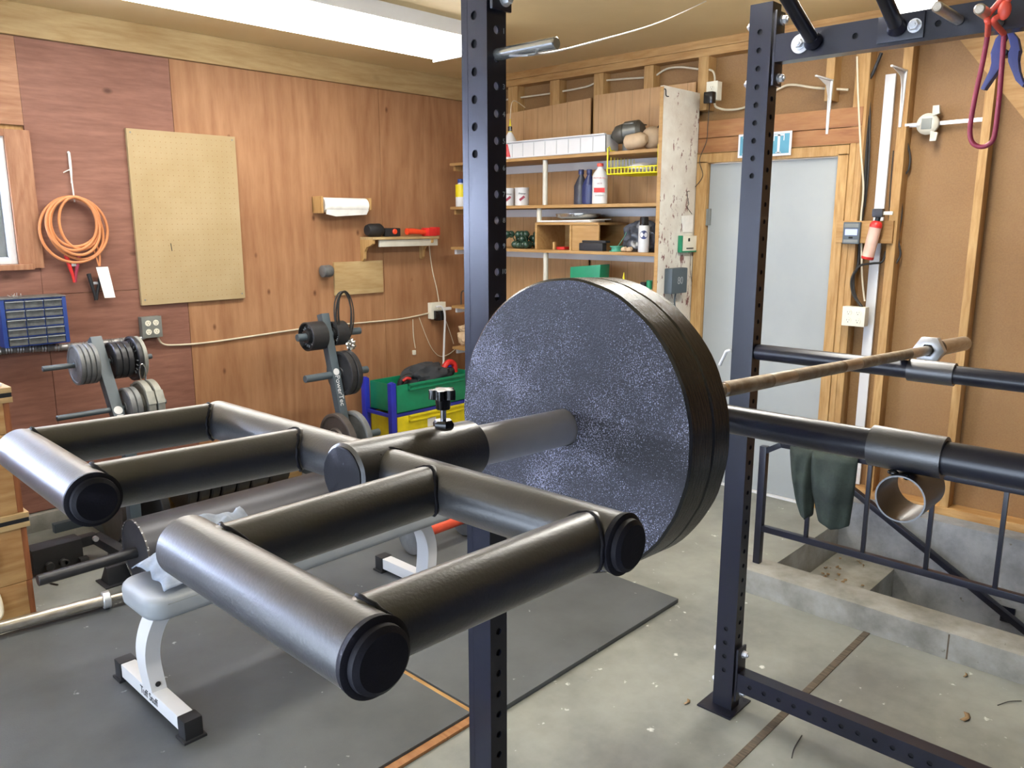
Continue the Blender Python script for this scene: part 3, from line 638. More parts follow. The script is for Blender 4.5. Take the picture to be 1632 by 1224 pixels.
for (pa, pb) in (((70, 712), (360, 668)), ((158, 775), (482, 715)), ((333, 868), (716, 792)), ((600, 1000), (940, 862))):
    a, b = AZ(*pa, 1.400), AZ(*pb, 1.400)
    # run each arm from the axis of its handle tube to the axis of the crossbar
    hn = hl if pb[0] < 500 else hr
    y = (a.y+b.y)/2
    def on(seg, y): k = (y-seg[0].y)/(seg[1].y-seg[0].y); return seg[0].lerp(seg[1], k)
    pa_, pb_ = on(hn, a.y if abs(a.y-b.y) < .05 else y), on(CR, b.y if abs(a.y-b.y) < .05 else y)
    s = B(); cyl(s, pa_, pb_, RT-.0008, 48); obj('arm', s, M['black'], at)
    d = (pb_-pa_).normalized(); weld(pa_+d*RT, d, RT-.001, 1); weld(pb_-d*RT, d, RT-.001, -1)
q = C0; yy = (tail+sd*.065)
weld(Vector((.466, yy.y-.031, 1.4015)), Vector((0, 1, 0)), RT-.001, -1); weld(Vector((.463, yy.y+.031, 1.4015)), Vector((0, 1, 0)), RT-.001, 1)
# star knob that pinches the sleeve
kb = AX(707, 672, .560); kb = Vector((kb.x, (tail+sd*(kb.x-tail.x)).y, (tail+sd*(kb.x-tail.x)).z+.0295))
tw = thing('star_knob', 'black star knob on a short threaded stud clamping the handle frame', 'knob', kb)
s = B(); lathe(s, kb, (0, 0, 1), [(0, .0115), (.004, .0120), (.008, .0095), (.008, 0)], 6); obj('lock_nut', s, M['gloss'], tw)
s = B(); cyl(s, kb, kb+Vector((0, 0, .022)), .0032, 14); obj('stud', s, M['chrome'], tw)
s = B(); k0 = kb+Vector((0, 0, .020)); lathe(s, k0, (0, 0, 1), [(0, 0), (0, .0075), (.012, .0085), (.013, 0)], 24)
prof = []
for i in range(60): a = 2*PI*i/60; r_ = .0118+.0034*math.cos(5*a); prof.append(k0+Vector((r_*math.cos(a), r_*math.sin(a), .011)))
prism(s, prof, (0, 0, .0105), .0006); obj('star_head', s, M['gloss'], tw)

# ================================================================ THINGS ON THE PLYWOOD WALL
W = YA-.001
# pegboard: a slab with a grid of small holes
s = B(); x0, x1, z0, z1 = 1.895, 2.535, 1.172, 2.145
box(s, x0, x1, W-.022, W, z0, z1, .001)
pb = obj('pegboard', s, M['peg'], smooth=False, origin=(2.215, W, z0)); tag(pb, 'tan perforated pegboard panel fixed to the plywood wall', 'pegboard')
s = B()
for i in range(20):
    for j_ in range(31):
        x = x0+.03+i*(x1-x0-.06)/19; z = z0+.03+j_*(z1-z0-.06)/30
        s.faces.new([s.verts.new((x+.0026*math.cos(PI*k/3), W-.0222, z+.0026*math.sin(PI*k/3))) for k in range(6)])
WP[pb.name] = (2.215, W, z0); ph = obj('perforation', s, M['hardboard'], pb, smooth=False); ph['kind'] = 'stuff'
s = B(); obox(s, (2.09, W-.0225, 1.52), (2.094, W-.0225, 1.475), .004, .001); obj('scratch', s, M['dark'], pb)
for (a, b) in ((x0+.02, z0+.03), (x1-.02, z0+.03), (x0+.02, z1-.02), (x1-.02, z1-.02)): s = B(); cyl(s, (a, W-.022, b), (a, W-.0235, b), .005, 10); obj('screw', s, M['greybox'], pb)
# orange jumper cable coil with its string, clamps and tag
cc = AY(118, 360, W-.03); t = thing('jumper_cable', 'coil of orange jumper cable hanging from a white string', 'cable', cc)
s = B(); R_ = random.Random(3); pts = []
for k in range(6*12+1):
    a = 2*PI*k/12; lp = k/12; rx = .145+.03*math.sin(lp*2.3)-.012*abs(lp-3); rz = .150+.022*math.cos(lp*1.9)
    pts.append(cc+Vector((rx*math.sin(a)+.015*math.sin(lp*3), -.012*(lp % 3)-.005, rz*math.cos(a)+.0+.10-rz+.05)))
tube(s, pts, .0075, 8, 4); obj('cable_coil', s, M['orange'], t)
s = B(); a_ = AY(152, 386, W-.03); b_ = AY(159, 424, W-.03); tube(s, [a_, a_.lerp(b_, .5)+Vector((.01, 0, 0)), b_], .005, 8); tube(s, [a_+Vector((-.02, 0, 0)), b_+Vector((-.004, 0, 0))], .004, 8); obj('cable_tail', s, M['orange'], t)
s = B(); a_ = AY(109, 243, W-.006); b_ = AY(112, 270, W-.012); c_ = AY(119, 322, W-.02); tube(s, [a_, b_, c_], .004, 6); tube(s, [a_+Vector((.005, 0, 0)), b_+Vector((.004, -.003, 0)), AY(114, 292, W-.012)], .004, 6); tube(s, [AY(101, 275, W-.01), AY(107, 272, W-.012), b_], .003, 6); blob(s, a_, .007, .007, .007, 2)
obj('hanging_string', s, M['string'], t)
def spring_grip(p, d, m1, m2, nm):
    u = Vector((1, 0, 0)); d = Vector(d).normalized()
    for sg, mm in ((-1, m1), (1, m2)):
        s = B(); tube(s, [p+u*sg*.032-d*.055, p+u*sg*.020, p+u*sg*.007+d*.055, p+u*sg*.004+d*.09], .011, 8, rad=lambda q: .012-.006*q); obj(nm, s, mm, t)
    s = B(); box(s, p.x-.012, p.x+.012, p.y-.008, p.y+.006, p.z-.004, p.z+.010, .002); obj('clamp_pivot', s, M['zinc'], t)
spring_grip(AY(117, 423, W-.03), (-.02, 0, -1), M['red'], M['maroon'], 'clamp_jaw')
spring_grip(AY(152, 452, W-.03), (-.05, 0, -1), M['rubber'], M['rubber'], 'clamp_jaw')
s = B(); tg = [AY(153, 426, W-.05), AY(172, 425, W-.05), AY(184, 474, W-.05), AY(167, 475, W-.05)]
tgm = [AY(159, 447, W-.062), AY(178, 449, W-.062)]; prism(s, [tg[0], tg[1], tgm[1], tg[2], tg[3], tgm[0]], (0, .0012, 0)); obj('paper_tag', s, M['paper'], t)
# blue small-parts drawer cabinet
bx0, bx1, bz0, bz1 = 1.155, 1.458, 1.022, 1.262; by = W-.15
t = thing('drawer_cabinet', 'blue small-parts cabinet with smoky plastic drawers on the plywood wall', 'drawer cabinet', ((bx0+bx1)/2, W, bz0))
s = B(); box(s, bx0, bx0+.02, by, W, bz0, bz1, .003); box(s, bx1-.02, bx1, by, W, bz0, bz1, .003); box(s, bx0+.02, bx1-.02, W-.01, W, bz0, bz1)
for k in range(6): zz = bz0+k*(bz1-bz0-.008)/5; box(s, bx0+.02, bx1-.02, by+.004, W-.01, zz, zz+.006)
for k in (1, 2): xx = bx0+.02+k*(bx1-bx0-.04)/3; box(s, xx-.002, xx+.002, by+.004, W-.01, bz0, bz1)
obj('cabinet_frame', s, M['blue'], t)
s = B(); box(s, bx0-.002, bx1+.002, by-.004, W, bz1, bz1+.006, .002); obj('cabinet_top', s, M['drawer'], t)
dw, dh = (bx1-bx0-.04)/3, (bz1-bz0-.008)/5
for i in range(3):
    for k in range(5):
        xa = bx0+.022+i*dw; za = bz0+.0075+k*dh; s = B(); box(s, xa+.001, xa+dw-.005, by-.002, W-.02, za, za+dh-.010, .002); d_ = obj('drawer', s, M['drawer'], t)
        s = B(); box(s, xa+.001, xa+dw-.005, by-.014, by-.002, za+dh-.014, za+dh-.010, .001); obj('drawer_lip', s, M['pad'], d_)
s = B(); p = AY(25, 468, W-.09); 
for k in range(7): q = p+Vector((R_.uniform(-.02, .03), R_.uniform(-.02, .02), 0)); cyl(s, (q.x, q.y, bz1+.006), (q.x+R_.uniform(-.02, .02), q.y+.02, bz1+.012+k*.002), .002, 6)
tag(obj('screw_pile', s, M['zinc']), 'small pile of screws on top of the blue drawer cabinet', 'screws'); bpy.data.objects['screw_pile']['kind'] = 'stuff'
# flexible conduit, junction box, cable
s = B(); tube(s, [AY(-40, 575, W-.02), AY(0, 560, W-.02), AY(50, 556, W-.02), AY(105, 553, W-.02), AY(165, 547, W-.02), AY(205, 542, W-.02)], .018, 12, 24, rad=lambda q: .0185+.0022*math.sin(q*420)); 
tag(obj('flexible_conduit', s, M['flex']), 'grey flexible metal conduit running behind the left plate rack', 'conduit')
s = B(); tube(s, [AY(205, 542, W-.02), AY(226, 539, W-.022), AY(236, 533, W-.024)], .012, 12, 6); tag(obj('conduit_elbow', s, M['zinc']), 'short bare metal conduit entering the four-socket outlet box', 'conduit')
def outlet(label, ul, lr, dep, socks, mbox, mplate, plane='y', at=W):
    f_ = (lambda x, y: AY(x, y, at-dep)) if plane == 'y' else (lambda x, y: AX(x, y, at-dep))
    a, b = f_(*ul), f_(*lr); t = thing('outlet_box', label, 'outlet', ((a.x+b.x)/2, (a.y+b.y)/2, b.z))
    n = Vector((0, -1, 0)) if plane == 'y' else Vector((-1, 0, 0)); s = B()
    if plane == 'y': box(s, a.x, b.x, at-dep, at, b.z, a.z, .004)
    else: box(s, at-dep, at, b.y, a.y, b.z, a.z, .004)
    obj('box_body', s, mbox, t); s = B(); r = .0165 if len(socks) > 1 else .017
    if plane == 'y': box(s, a.x-.001, b.x+.001, at-dep-.004, at-dep, b.z-.001, a.z+.001, .002)
    else: box(s, at-dep-.004, at-dep, b.y-.001, a.y+.001, b.z-.001, a.z+.001, .002)
    obj('cover_plate', s, mplate, t)
    for (fu, fv) in socks:
        c = a.lerp(b, fu); c = Vector((c.x, c.y, a.z+(b.z-a.z)*fv))+n*.004
        s = B(); cyl(s, c, c+n*.003, r, 20); so = obj('socket', s, M['offwhite'], t)
        s = B(); u = Vector((1, 0, 0)) if plane == 'y' else Vector((0, 1, 0))
        for sg in (-1, 1): q = c+n*.0032+u*sg*.006+Vector((0, 0, .003)); obox(s, q-Vector((0, 0, .004)), q+Vector((0, 0, .004)), .002, .001)
        q = c+n*.0032-Vector((0, 0, .008)); cyl(s, q, q+n*.0006, .0025, 8); obj('slots', s, M['dark'], so)
    return t
outlet('grey four-socket outlet box below the pegboard', (225, 506), (259, 536), .045, [(.30, .30), (.70, .30), (.30, .72), (.70, .72)], M['greybox'], M['greybox'])
s = B(); tube(s, [AY(252, 537, W-.03), AY(258, 547, W-.02), AY(275, 550, W-.01), AY(330, 546, W-.01), AY(400, 536, W-.01), AY(460, 527, W-.01), AY(520, 519, W-.01), AY(580, 514, W-.01), AY(640, 508, W-.01), AY(684, 499, W-.01)], .0055, 8, 6)
tag(obj('wall_cable', s, M['cable']), 'beige cable stapled across the plywood between two outlets', 'cable')
outlet('small outlet on the plywood beside the shelf corner, plugs in it', (687, 483), (710, 506), .04, [(.5, .3), (.5, .7)], M['offwhite'], M['offwhite'])
s = B(); p = AY(699, 501, W-.06); box(s, p.x-.035, p.x+.03, p.y-.03, p.y+.018, p.z-.045, p.z+.03, .006); tag(obj('plug_adapter', s, M['gloss']), 'black plug adapter in the small plywood wall outlet', 'plug')
s = B(); p = AY(712, 492, W-.09); box(s, p.x-.04, p.x+.04, p.y-.012, p.y+.015, p.z-.01, p.z+.012, .006); e_ = thing('extension_cord', 'white extension cord plugged in the corner outlet and hanging down', 'cord', p)
obj('plug', s, M['white'], e_); s = B(); tube(s, [AY(695, 489, W-.10), AY(704, 489, W-.11), AY(709, 502, W-.11), AY(708, 540, W-.10), AY(706, 600, W-.12), AY(705, 640, W-.14)], .008, 8, 6); obj('cord', s, M['white'], e_)
s = B(); tube(s, [AY(684, 390, W-.02), AY(686, 410, W-.01), AY(690, 435, W-.01), AY(696, 460, W-.012), AY(700, 484, W-.02)], .004, 8); tag(obj('lamp_cord', s, M['cable']), 'thin cream cord running from the plywood shelf to the outlet', 'cord')
s = B(); a_ = AY(658, 509, W-.006); tube(s, [a_, AY(659, 535, W-.006), AY(662, 555, W-.008)], .004, 6); c_ = thing('loose_cord', 'short cream cord with a loose plug hanging on the plywood', 'cord', a_); obj('cord', s, M['cable'], c_)
s = B(); q = AY(660, 562, W-.008); box(s, q.x-.012, q.x+.012, q.y-.01, q.y+.01, q.z-.016, q.z+.018, .004); obj('plug', s, M['offwhite'], c_)
s = B(); tube(s, [AY(668, 506, W-.006), AY(680, 538, W-.006), AY(690, 558, W-.006), AY(702, 568, W-.006), AY(716, 564, W-.01), AY(726, 556, W-.02)], .003, 6); tag(obj('thin_wire', s, M['cable']), 'thin tan wire drooping below the corner outlet', 'wire')
s = B(); tube(s, [AY(711, 512, W-.02), AY(718, 532, W-.01), AY(723, 548, W-.01)], .003, 6); tag(obj('thin_wire', s, M['cable']), 'thin tan wire slanting right from the corner outlet', 'wire')
# paper towel roll on its holder
a, b = AY(505, 318, W-.06), AY(583, 336, W-.06); zc = AY(545, 327, W-.06).z
t = thing('paper_towel_holder', 'white paper towel roll on a wooden holder', 'paper towels', ((a.x+b.x)/2, W, zc))
s = B(); box(s, a.x, a.x+.016, W-.11, W, zc-.055, zc+.055, .004); box(s, b.x-.002, b.x+.014, W-.11, W, zc-.03, zc+.05, .004); box(s, a.x, b.x, W-.014, W, zc-.05, zc+.05, .003); obj('holder', s, M['pine'], t)
s = B(); cyl(s, (a.x+.035, W-.063, zc), (b.x-.004, W-.063, zc), .048, 32, c=.004); prism(s, [(a.x+.04, W-.108, zc-.03), (b.x-.01, W-.108, zc-.03), (b.x-.02, W-.095, zc-.062), (a.x+.12, W-.098, zc-.075), (a.x+.04, W-.10, zc-.060)], (0, .0015, 0)); obj('towel_roll', s, M['paper'], t)
# shelf with scroll brackets, and the tools on it
a, b = AY(592, 384, W-.10), AY(690, 384, W-.10); zt = AY(640, 377, W-.08).z; sx0, sx1 = AY(586, 380, W-.05).x, AY(688, 380, W-.1).x
t = thing('wall_shelf', 'small pine shelf with curved brackets on the plywood wall', 'shelf', ((sx0+sx1)/2, W, zt-.14))
s = B(); box(s, sx0-.03, sx1+.03, W-.15, W, zt-.018, zt, .003); obj('shelf_board', s, M['pine_x'], t)
s = B(); box(s, sx0+.04, sx1+.028, W-.135, W-.115, zt-.068, zt-.02, .003); obj('apron', s, M['enamel'], t)
for x in (sx0-.03, sx1-.04):
    s = B(); prof = [(W, zt-.018), (W-.145, zt-.018), (W-.145, zt-.045), (W-.11, zt-.06), (W-.07, zt-.07), (W-.045, zt-.10), (W-.04, zt-.15), (W-.02, zt-.17), (W, zt-.165)]
    prism(s, [(x, q[0], q[1]) for q in prof], (.02, 0, 0), .002); obj('bracket', s, M['pine'], t)
zs = zt+.001; p = AY(612, 368, W-.09)
t = thing('trimmer_tool', 'black motor tool with a red button on the plywood shelf', 'power tool', (p.x, p.y, zs))
s = B(); p = AY(598, 366, W-.08); lathe(s, (p.x-.075, p.y, zs+.046), (1, 0, 0), [(0, 0), (.004, .036), (.03, .045), (.11, .046), (.13, .034), (.14, 0)], 20); obj('motor_body', s, M['rubber'], t)
s = B(); q = AY(620, 368, W-.08); box(s, q.x-.05, q.x+.09, q.y-.02, q.y+.02, zs, zs+.06, .01); obj('grip', s, M['rubber'], t)
s = B(); q = AY(630, 362, W-.11); cyl(s, (q.x, W-.095, zs+.035), (q.x, W-.112, zs+.035), .019, 20, c=.004); obj('button', s, M['redor'], t)
t = thing('hand_tool', 'red and orange plastic hand tool at the right end of the plywood shelf', 'hand tool', (AY(675, 368, W-.1).x, W-.1, zs))
s = B(); q = AY(682, 369, W-.10); box(s, q.x-.03, q.x+.05, W-.145, W-.06, zs, zs+.06, .006); box(s, q.x+.052, q.x+.085, W-.14, W-.06, zs+.005, zs+.065, .006); obj('tool_head', s, M['red'], t)
s = B(); q = AY(660, 366, W-.10); tube(s, [(q.x-.07, W-.10, zs+.034), (q.x-.02, W-.10, zs+.036), (q.x+.06, W-.10, zs+.030), (q.x+.11, W-.10, zs+.028)], .017, 12, rad=lambda k: .024-.008*k); obj('tool_handle', s, M['redor'], t)
# pine board, pencil sharpener, black cable coil
a, b = AY(530, 418, W), AY(609, 468, W); s = B(); box(s, a.x, b.x, W-.018, W, b.z+.012, a.z, .002); tag(obj('pine_board', s, M['pine_x'], origin=(a.x, W, b.z)), 'blank yellow pine board screwed to the plywood wall', 'board')
p = AY(519, 432, W-.03); t = thing('pencil_sharpener', 'grey metal pencil sharpener left of the pine board', 'pencil sharpener', p)
s = B(); lathe(s, (p.x-.045, W-.05, p.z), (1, 0, 0), [(0, 0), (0, .030), (.005, .040), (.06, .042), (.075, .036), (.076, 0)], 24); obj('sharpener_body', s, M['grey_iron'], t)
s = B(); box(s, p.x+.02, p.x+.055, W-.03, W, p.z-.03, p.z+.02, .003); obj('wall_bracket', s, M['greybox'], t)
t = thing('cable_coil', 'coil of dark grey cable hung over the right plate rack peg', 'cable', AY(549, 500, W-.3))
for k in range(6):
    s = B(); pts = []; ox, oz, sx_, sz_ = (-.006, .0, .010, -.012, .004, .0)[k], (.0, .006, -.004, .004, .010, -.006)[k], (.060, .052, .056, .063, .048, .058)[k], (.150, .140, .156, .146, .138, .152)[k]
    for i in range(14):
        a = 2*PI*i/14; c = AY(549, 503, 4.17+.007*k); pts.append(c+Vector((ox+math.sin(a)*sx_, .006*math.sin(2*a+k), oz+math.cos(a)*sz_)))
    tube(s, pts, .0042, 8, 4, closed=True); obj('cable_turn', s, M['blackcable'], t)
# ================================================================ PLATE RACKS
def tree(label, px, yv, pegs, hang, pr_):
    """A-frame plate rack seen from the end: slanted front leg and back leg, pegs along x"""
    top = AY(px[0][0], px[0][1], yv); x = top.x; low = AX(px[1][0], px[1][1], x)
    d = (low-top).normalized(); knee = top+d*((low.z-.12-top.z)/d.z); foot = Vector((x, knee.y+.02, .05))
    t = thing('plate_rack', label, 'plate rack', (x, (foot.y+yv)/2, 0))
    s = B(); obox(s, top-d*.03, knee, .055, .055, .004, up=(1, 0, 0)); obox(s, knee-Vector((0, 0, -.0)), foot, .054, .054, .004, up=(1, 0, 0)); obj('front_leg', s, M['slate'], t)
    s = B(); box(s, x-.13, x+.13, foot.y-.03, foot.y+.03, .0, .05, .004); obj('foot', s, M['slate'], t)
    s = B(); box(s, x-.025, x+.025, foot.y+.031, min(yv+.30, W-.06), .0, .05, .004); obj('base_beam', s, M['slate'], t)
    s = B(); box(s, x-.20, x+.20, min(yv+.30, W-.06)+.001, min(yv+.30, W-.06)+.041, 0, .05, .004); obj('foot', s, M['slate'], t)
    C_ = []
    for py_ in pegs:
        z = AX(px[0][0]+(px[1][0]-px[0][0])*(py_-px[0][1])/(px[1][1]-px[0][1]), py_, x).z
        c = top+d*((z-top.z)/d.z); s = B(); cyl(s, (x-.27+(.06 if pr_ > .02 else 0), c.y, z), (x-.02, c.y, z), pr_, 18, c=.002); obj('peg', s, M['slate'], t)
        s = B(); cyl(s, (x+.02, c.y, z), (x+.25, c.y, z), pr_, 18, c=.002); obj('peg', s, M['slate'], t); C_.append(Vector((x, c.y, z)))
    nrm = Vector((0, -1, 0)) ; nrm = (Vector((0, d.z, -d.y))); nrm = nrm if nrm.y < 0 else -nrm
    zl_ = AX(174, 652, x).z if pr_ < .02 else AX(526, 592, x).z
    c = top+d*((zl_-top.z)/d.z)+nrm*.0278
    s = B(); cyl(s, c, c+nrm*.0006, .021, 24); obj('logo_disc', s, M['white'], t)
    text('lettering', 'PowerTec', c+d*.118+nrm*.0004, d, -Vector((1, 0, 0)).cross(d).cross(d), .046, M['white'], t, .0004)
    return t, C_
def disc(kind, c, x0, x1, R, m, label, group, style='plain', hubm=None):
    t = thing('weight_plate', label, 'weight plate', (min(x0, x1), c.y, c.z), group)
    L = abs(x1-x0); p0 = Vector((min(x0, x1), c.y, c.z)); br = .0235 if 'the right rack' in group else .0145
    if style == 'plain': pr = [(0, br), (0, R*.28), (L*.12, R*.3), (L*.15, R*.84), (0.0, R*.88), (0, R-.004), (.003, R), (L-.003, R), (L, R-.004), (L, R*.88), (L*.85, R*.84), (L*.88, R*.3), (L, R*.28), (L, br)]
    else: pr = [(0, br), (0, R*.45), (L*.25, R*.5), (L*.25, R*.86), (0, R*.9), (.0, R-.004), (.003, R), (L-.003, R), (L, R-.004), (L, br)]
    s = B(); lathe(s, p0, (1, 0, 0), pr, 48, closed=True); obj('plate_body', s, m, t)
    if style == 'letters' or style == 'lettersd':
        s = B()
        for k in range(20):
            if k % 5 == 4: continue
            a = 2*PI*k/20; q = p0+Vector((-.0008+L*.2, math.cos(a)*R*.68, math.sin(a)*R*.68)); obox(s, q+Vector((0, math.cos(a)*-.008, math.sin(a)*-.008)), q+Vector((0, math.cos(a)*.008, math.sin(a)*.008)), .009, .002)
        o = obj('raised_letters', s, M['pad'], t); o['kind'] = 'stuff'
    if style == 'notch':
        for k in range(3):
            a = 2*PI*k/3+.6; q = Vector((p0.x+L/2, c.y+math.cos(a)*R*.93, c.z+math.sin(a)*R*.93)); s = B()
            obox(s, q-Vector((0, math.cos(a), math.sin(a)))*.02, q+Vector((0, math.cos(a), math.sin(a)))*.0095, L*1.1, .07, .004, up=(0, -math.sin(a), math.cos(a))); obj('rim_grip', s, m, t)
    return t
T1, C1 = tree('dark grey A-frame plate rack left of the other, small plates on its upper pegs', ((153, 548), (193, 680)), 4.28, [577, 652, 740], None, .0135)
x = C1[0].x; w = .0235
names4 = ['outermost of four', 'second outermost of four', 'third of four', 'innermost of four']
for k in range(4): disc('p', C1[0], x-.034-(4-k)*w, x-.034-(3-k)*w-.002, .100, M['grey_iron'], 'small grey plate, %s on the upper left peg, left rack' % names4[k], 'grey plates on the left rack')
for k in range(3): disc('p', C1[0], x+.040+k*.030, x+.040+k*.030+.028, .093, M['iron'], 'small black iron plate, %s on the upper right peg of the left rack' % ['innermost of three', 'middle of three', 'outermost of three'][k], 'black plates on the left rack')
disc('p', C1[0], x+.142, x+.165, .115, M['iron'], 'dark ribbed plate in front of the pale plate on the upper right peg', 'mixed plates on the left rack', 'letters')
disc('p', C1[0], x+.168, x+.190, .112, M['pale_iron'], 'pale grey iron plate at the end of the upper right peg, left rack', 'mixed plates on the left rack')
for k in range(2): disc('p', C1[1], x+.040+k*.030, x+.040+k*.030+.028, .100, M['grey_iron'], ['grey iron plate next to the post on the lower right peg, left rack', 'grey iron plate second from the post on the lower right peg, left rack'][k], 'grey plates on the left rack')
for k in range(2): disc('p', C1[1], x+.115+k*.045, x+.115+k*.045+.036, .125, M['pale_iron'], ['larger pale plate with rim grips, inner one on the lower right peg', 'larger pale plate with rim grips, outermost on the lower right peg'][k], 'grip plates on the left rack', 'notch')
s = B(); q = C1[0]+Vector((.15, -.115, -.04)); pts = [q+Vector((.0+.016*math.cos(a)*1.0, -.004, .045*math.sin(a)-.02)) for a in [2*PI*i/10 for i in range(10)]]; tube(s, pts, .0035, 8, 3, closed=True)
tag(obj('carabiner', s, M['chrome']), 'silver snap clip hanging at the plates of the left rack', 'clip')
T2, C2 = tree('dark grey A-frame plate rack nearer the corner, large plates on its lower pegs', ((516, 508), (541, 640)), 4.25, [533, 597, 700], None, .0225)
x = C2[0].x
disc('p', C2[0], x-.15, x-.035, .088, M['iron'], 'thick black plate with white ringed lettering on the right rack', 'plates on the right rack', 'letters')
disc('p', C2[0], x+.035, x+.125, .076, M['iron'], 'thick black plate behind the top of the right rack post', 'plates on the right rack', 'letters')
disc('p', C2[1], x+.035, x+.075, .140, M['iron'], 'large dark plate beside the post on the middle right peg', 'large plates on the right rack')
disc('p', C2[1], x+.080, x+.118, .140, M['iron'], 'large dark plate, outer one on the middle right peg', 'large plates on the right rack')
disc('p', C2[2], x-.085, x-.040, .175, M['brown_iron'], 'large brownish plate with pale rim on the low left peg of the right rack', 'large plates on the right rack', 'deep')
disc('p', C2[2], x+.040, x+.078, .170, M['grey_iron'], 'large grey plate on the low right peg of the right rack', 'large plates on the right rack')
s = B(); q = C2[1]+Vector((.13, .0, .175)); blob(s, q, .03, .03, .035, 3, .3, 12); tag(obj('plastic_wrap', s, M['foil']), 'crumpled clear plastic on top of the large dark plate', 'plastic')

# ================================================================ TOY BIN RACK IN THE CORNER
fl_, fr_ = AY(624, 612, 4.30), AY(740, 590, 4.30); bl_ = AY(590, 600, 4.60)
X0, X1, Y0, Y1 = fl_.x, 4.16, 4.30, 4.60; ZT = fl_.z
t = thing('toy_bin_rack', 'blue posted toy rack holding a green bin over a yellow bin', 'bin rack', ((X0+X1)/2, (Y0+Y1)/2, 0))
for (x, y) in ((X0, Y0), (X0, Y1), (X1, Y0), (X1, Y1)):
    s = B(); box(s, x-.022, x+.022, y-.022, y+.022, 0, ZT+.005, .008); cyl(s, (x, y, ZT+.005), (x, y, ZT+.012), .015, 16, c=.003); obj('post', s, M['toyblue'], t)
for zr in (.325, .06):
    for (a, b) in (((X0, Y0), (X1, Y0)), ((X0, Y1), (X1, Y1)), ((X0, Y0), (X0, Y1)), ((X1, Y0), (X1, Y1))):
        s = B(); obox(s, (a[0], a[1], zr), (b[0], b[1], zr), .018, .024, .003); obj('rail', s, M['toyblue'], t)
def bin_(name, label, z0, z1, m):
    t = thing(name, label, 'bin', ((X0+X1)/2, (Y0+Y1)/2, z0)); s = B()
    a, b, c, d, th = X0+.024, X1-.024, Y0-.02, Y1-.024, .005
    box(s, a, b, c, c+th, z0, z1, .002); box(s, a, b, d-th, d, z0, z1, .002); box(s, a, a+th, c, d, z0, z1, .002); box(s, b-th, b, c, d, z0, z1, .002); box(s, a, b, c, d, z0, z0+th)
    obj('bin_body', s, m, t); s = B(); box(s, a+.10, b-.03, c-.014, c, z1-.048, z1-.034, .003); box(s, a+.10, b-.03, c-.014, c, z1-.016, z1, .003); box(s, a+.10, a+.112, c-.014, c, z1-.048, z1, .003)
    obj('front_lip', s, m, t); return t
bin_('storage_bin', 'green plastic bin on top of the blue posted rack', .345, ZT-.015, M['green'])
yb_ = bin_('storage_bin', 'yellow plastic bin under the green one', .08, .315, M['yellow'])
s = B(); q = AY(689, 682, Y0-.03); box(s, q.x-.035, q.x+.045, Y0-.0215, Y0-.0205, .20, .262); obj('picture_label', s, M['paper'], yb_)
q = AY(680, 606, 4.42); s = B(); blob(s, (q.x-.02, 4.40, ZT-.02), .20, .11, .10, 4, .16, 9, flat=ZT-.09); bg_ = tag(obj('gear_bag', s, M['duffel']), 'dark cloth bag lying in the green bin', 'bag')
q = AY(650, 612, 4.36); t = thing('hand_drill', 'dark tool with red trim sticking out of the green bin', 'power tool', (q.x-.04, 4.36, .36))
s = B(); tube(s, [(q.x-.07, 4.37, .38), (q.x-.06, 4.37, ZT-.03), (q.x-.03, 4.36, ZT+.01), (q.x+.02, 4.35, ZT+.02)], .022, 10); obj('tool_body', s, M['rubber'], t)
s = B(); tube(s, [(q.x-.055, 4.345, ZT-.005), (q.x-.03, 4.335, ZT+.012), (q.x-.0, 4.33, ZT+.005)], .010, 8); obj('red_trim', s, M['red'], t)
q = AY(713, 600, 4.42); t = thing('hand_tool', 'red and black tool hanging over the back of the green bin', 'hand tool', (q.x, 4.42, ZT-.08))
s = B(); tube(s, [(q.x-.05, 4.40, ZT-.03), (q.x-.045, 4.40, ZT+.03), (q.x, 4.40, ZT+.062), (q.x+.05, 4.40, ZT+.04), (q.x+.06, 4.40, ZT-.02)], .022, 10); obj('red_band', s, M['red'], t)
s = B(); blob(s, (q.x+.01, 4.40, ZT-.01), .04, .03, .035, 3); obj('dark_core', s, M['rubber'], t)

# ================================================================ ON THE FLOOR, LEFT SIDE
def slab(label, x0, x1, y0, y1): 
    s = B(); box(s, x0, x1, y0, y1, .002, .021, .004); return tag(obj('rubber_mat', s, M['mat']), label, 'mat', 'stall mats')
slab('dark rubber mat under the white bench, left of the wooden strip', -1.2, 1.680, 1.775, 3.52)
slab('dark rubber mat beyond the wooden strip, ending near the right upright', 1.704, 2.885, 1.715, 3.52)
s = B(); box(s, 1.682, 1.702, 1.70, 3.50, .001, .014, .002); tag(obj('plywood_strip', s, M['pine_y']), 'pale wood strip in the gap between the two rubber mats', 'wood strip')
s = B(); box(s, .2, 1.680, 1.742, 1.773, .001, .012, .002); tag(obj('plywood_strip', s, M['cedar']), 'brown wood strip along the front edge of the left mat', 'wood strip')
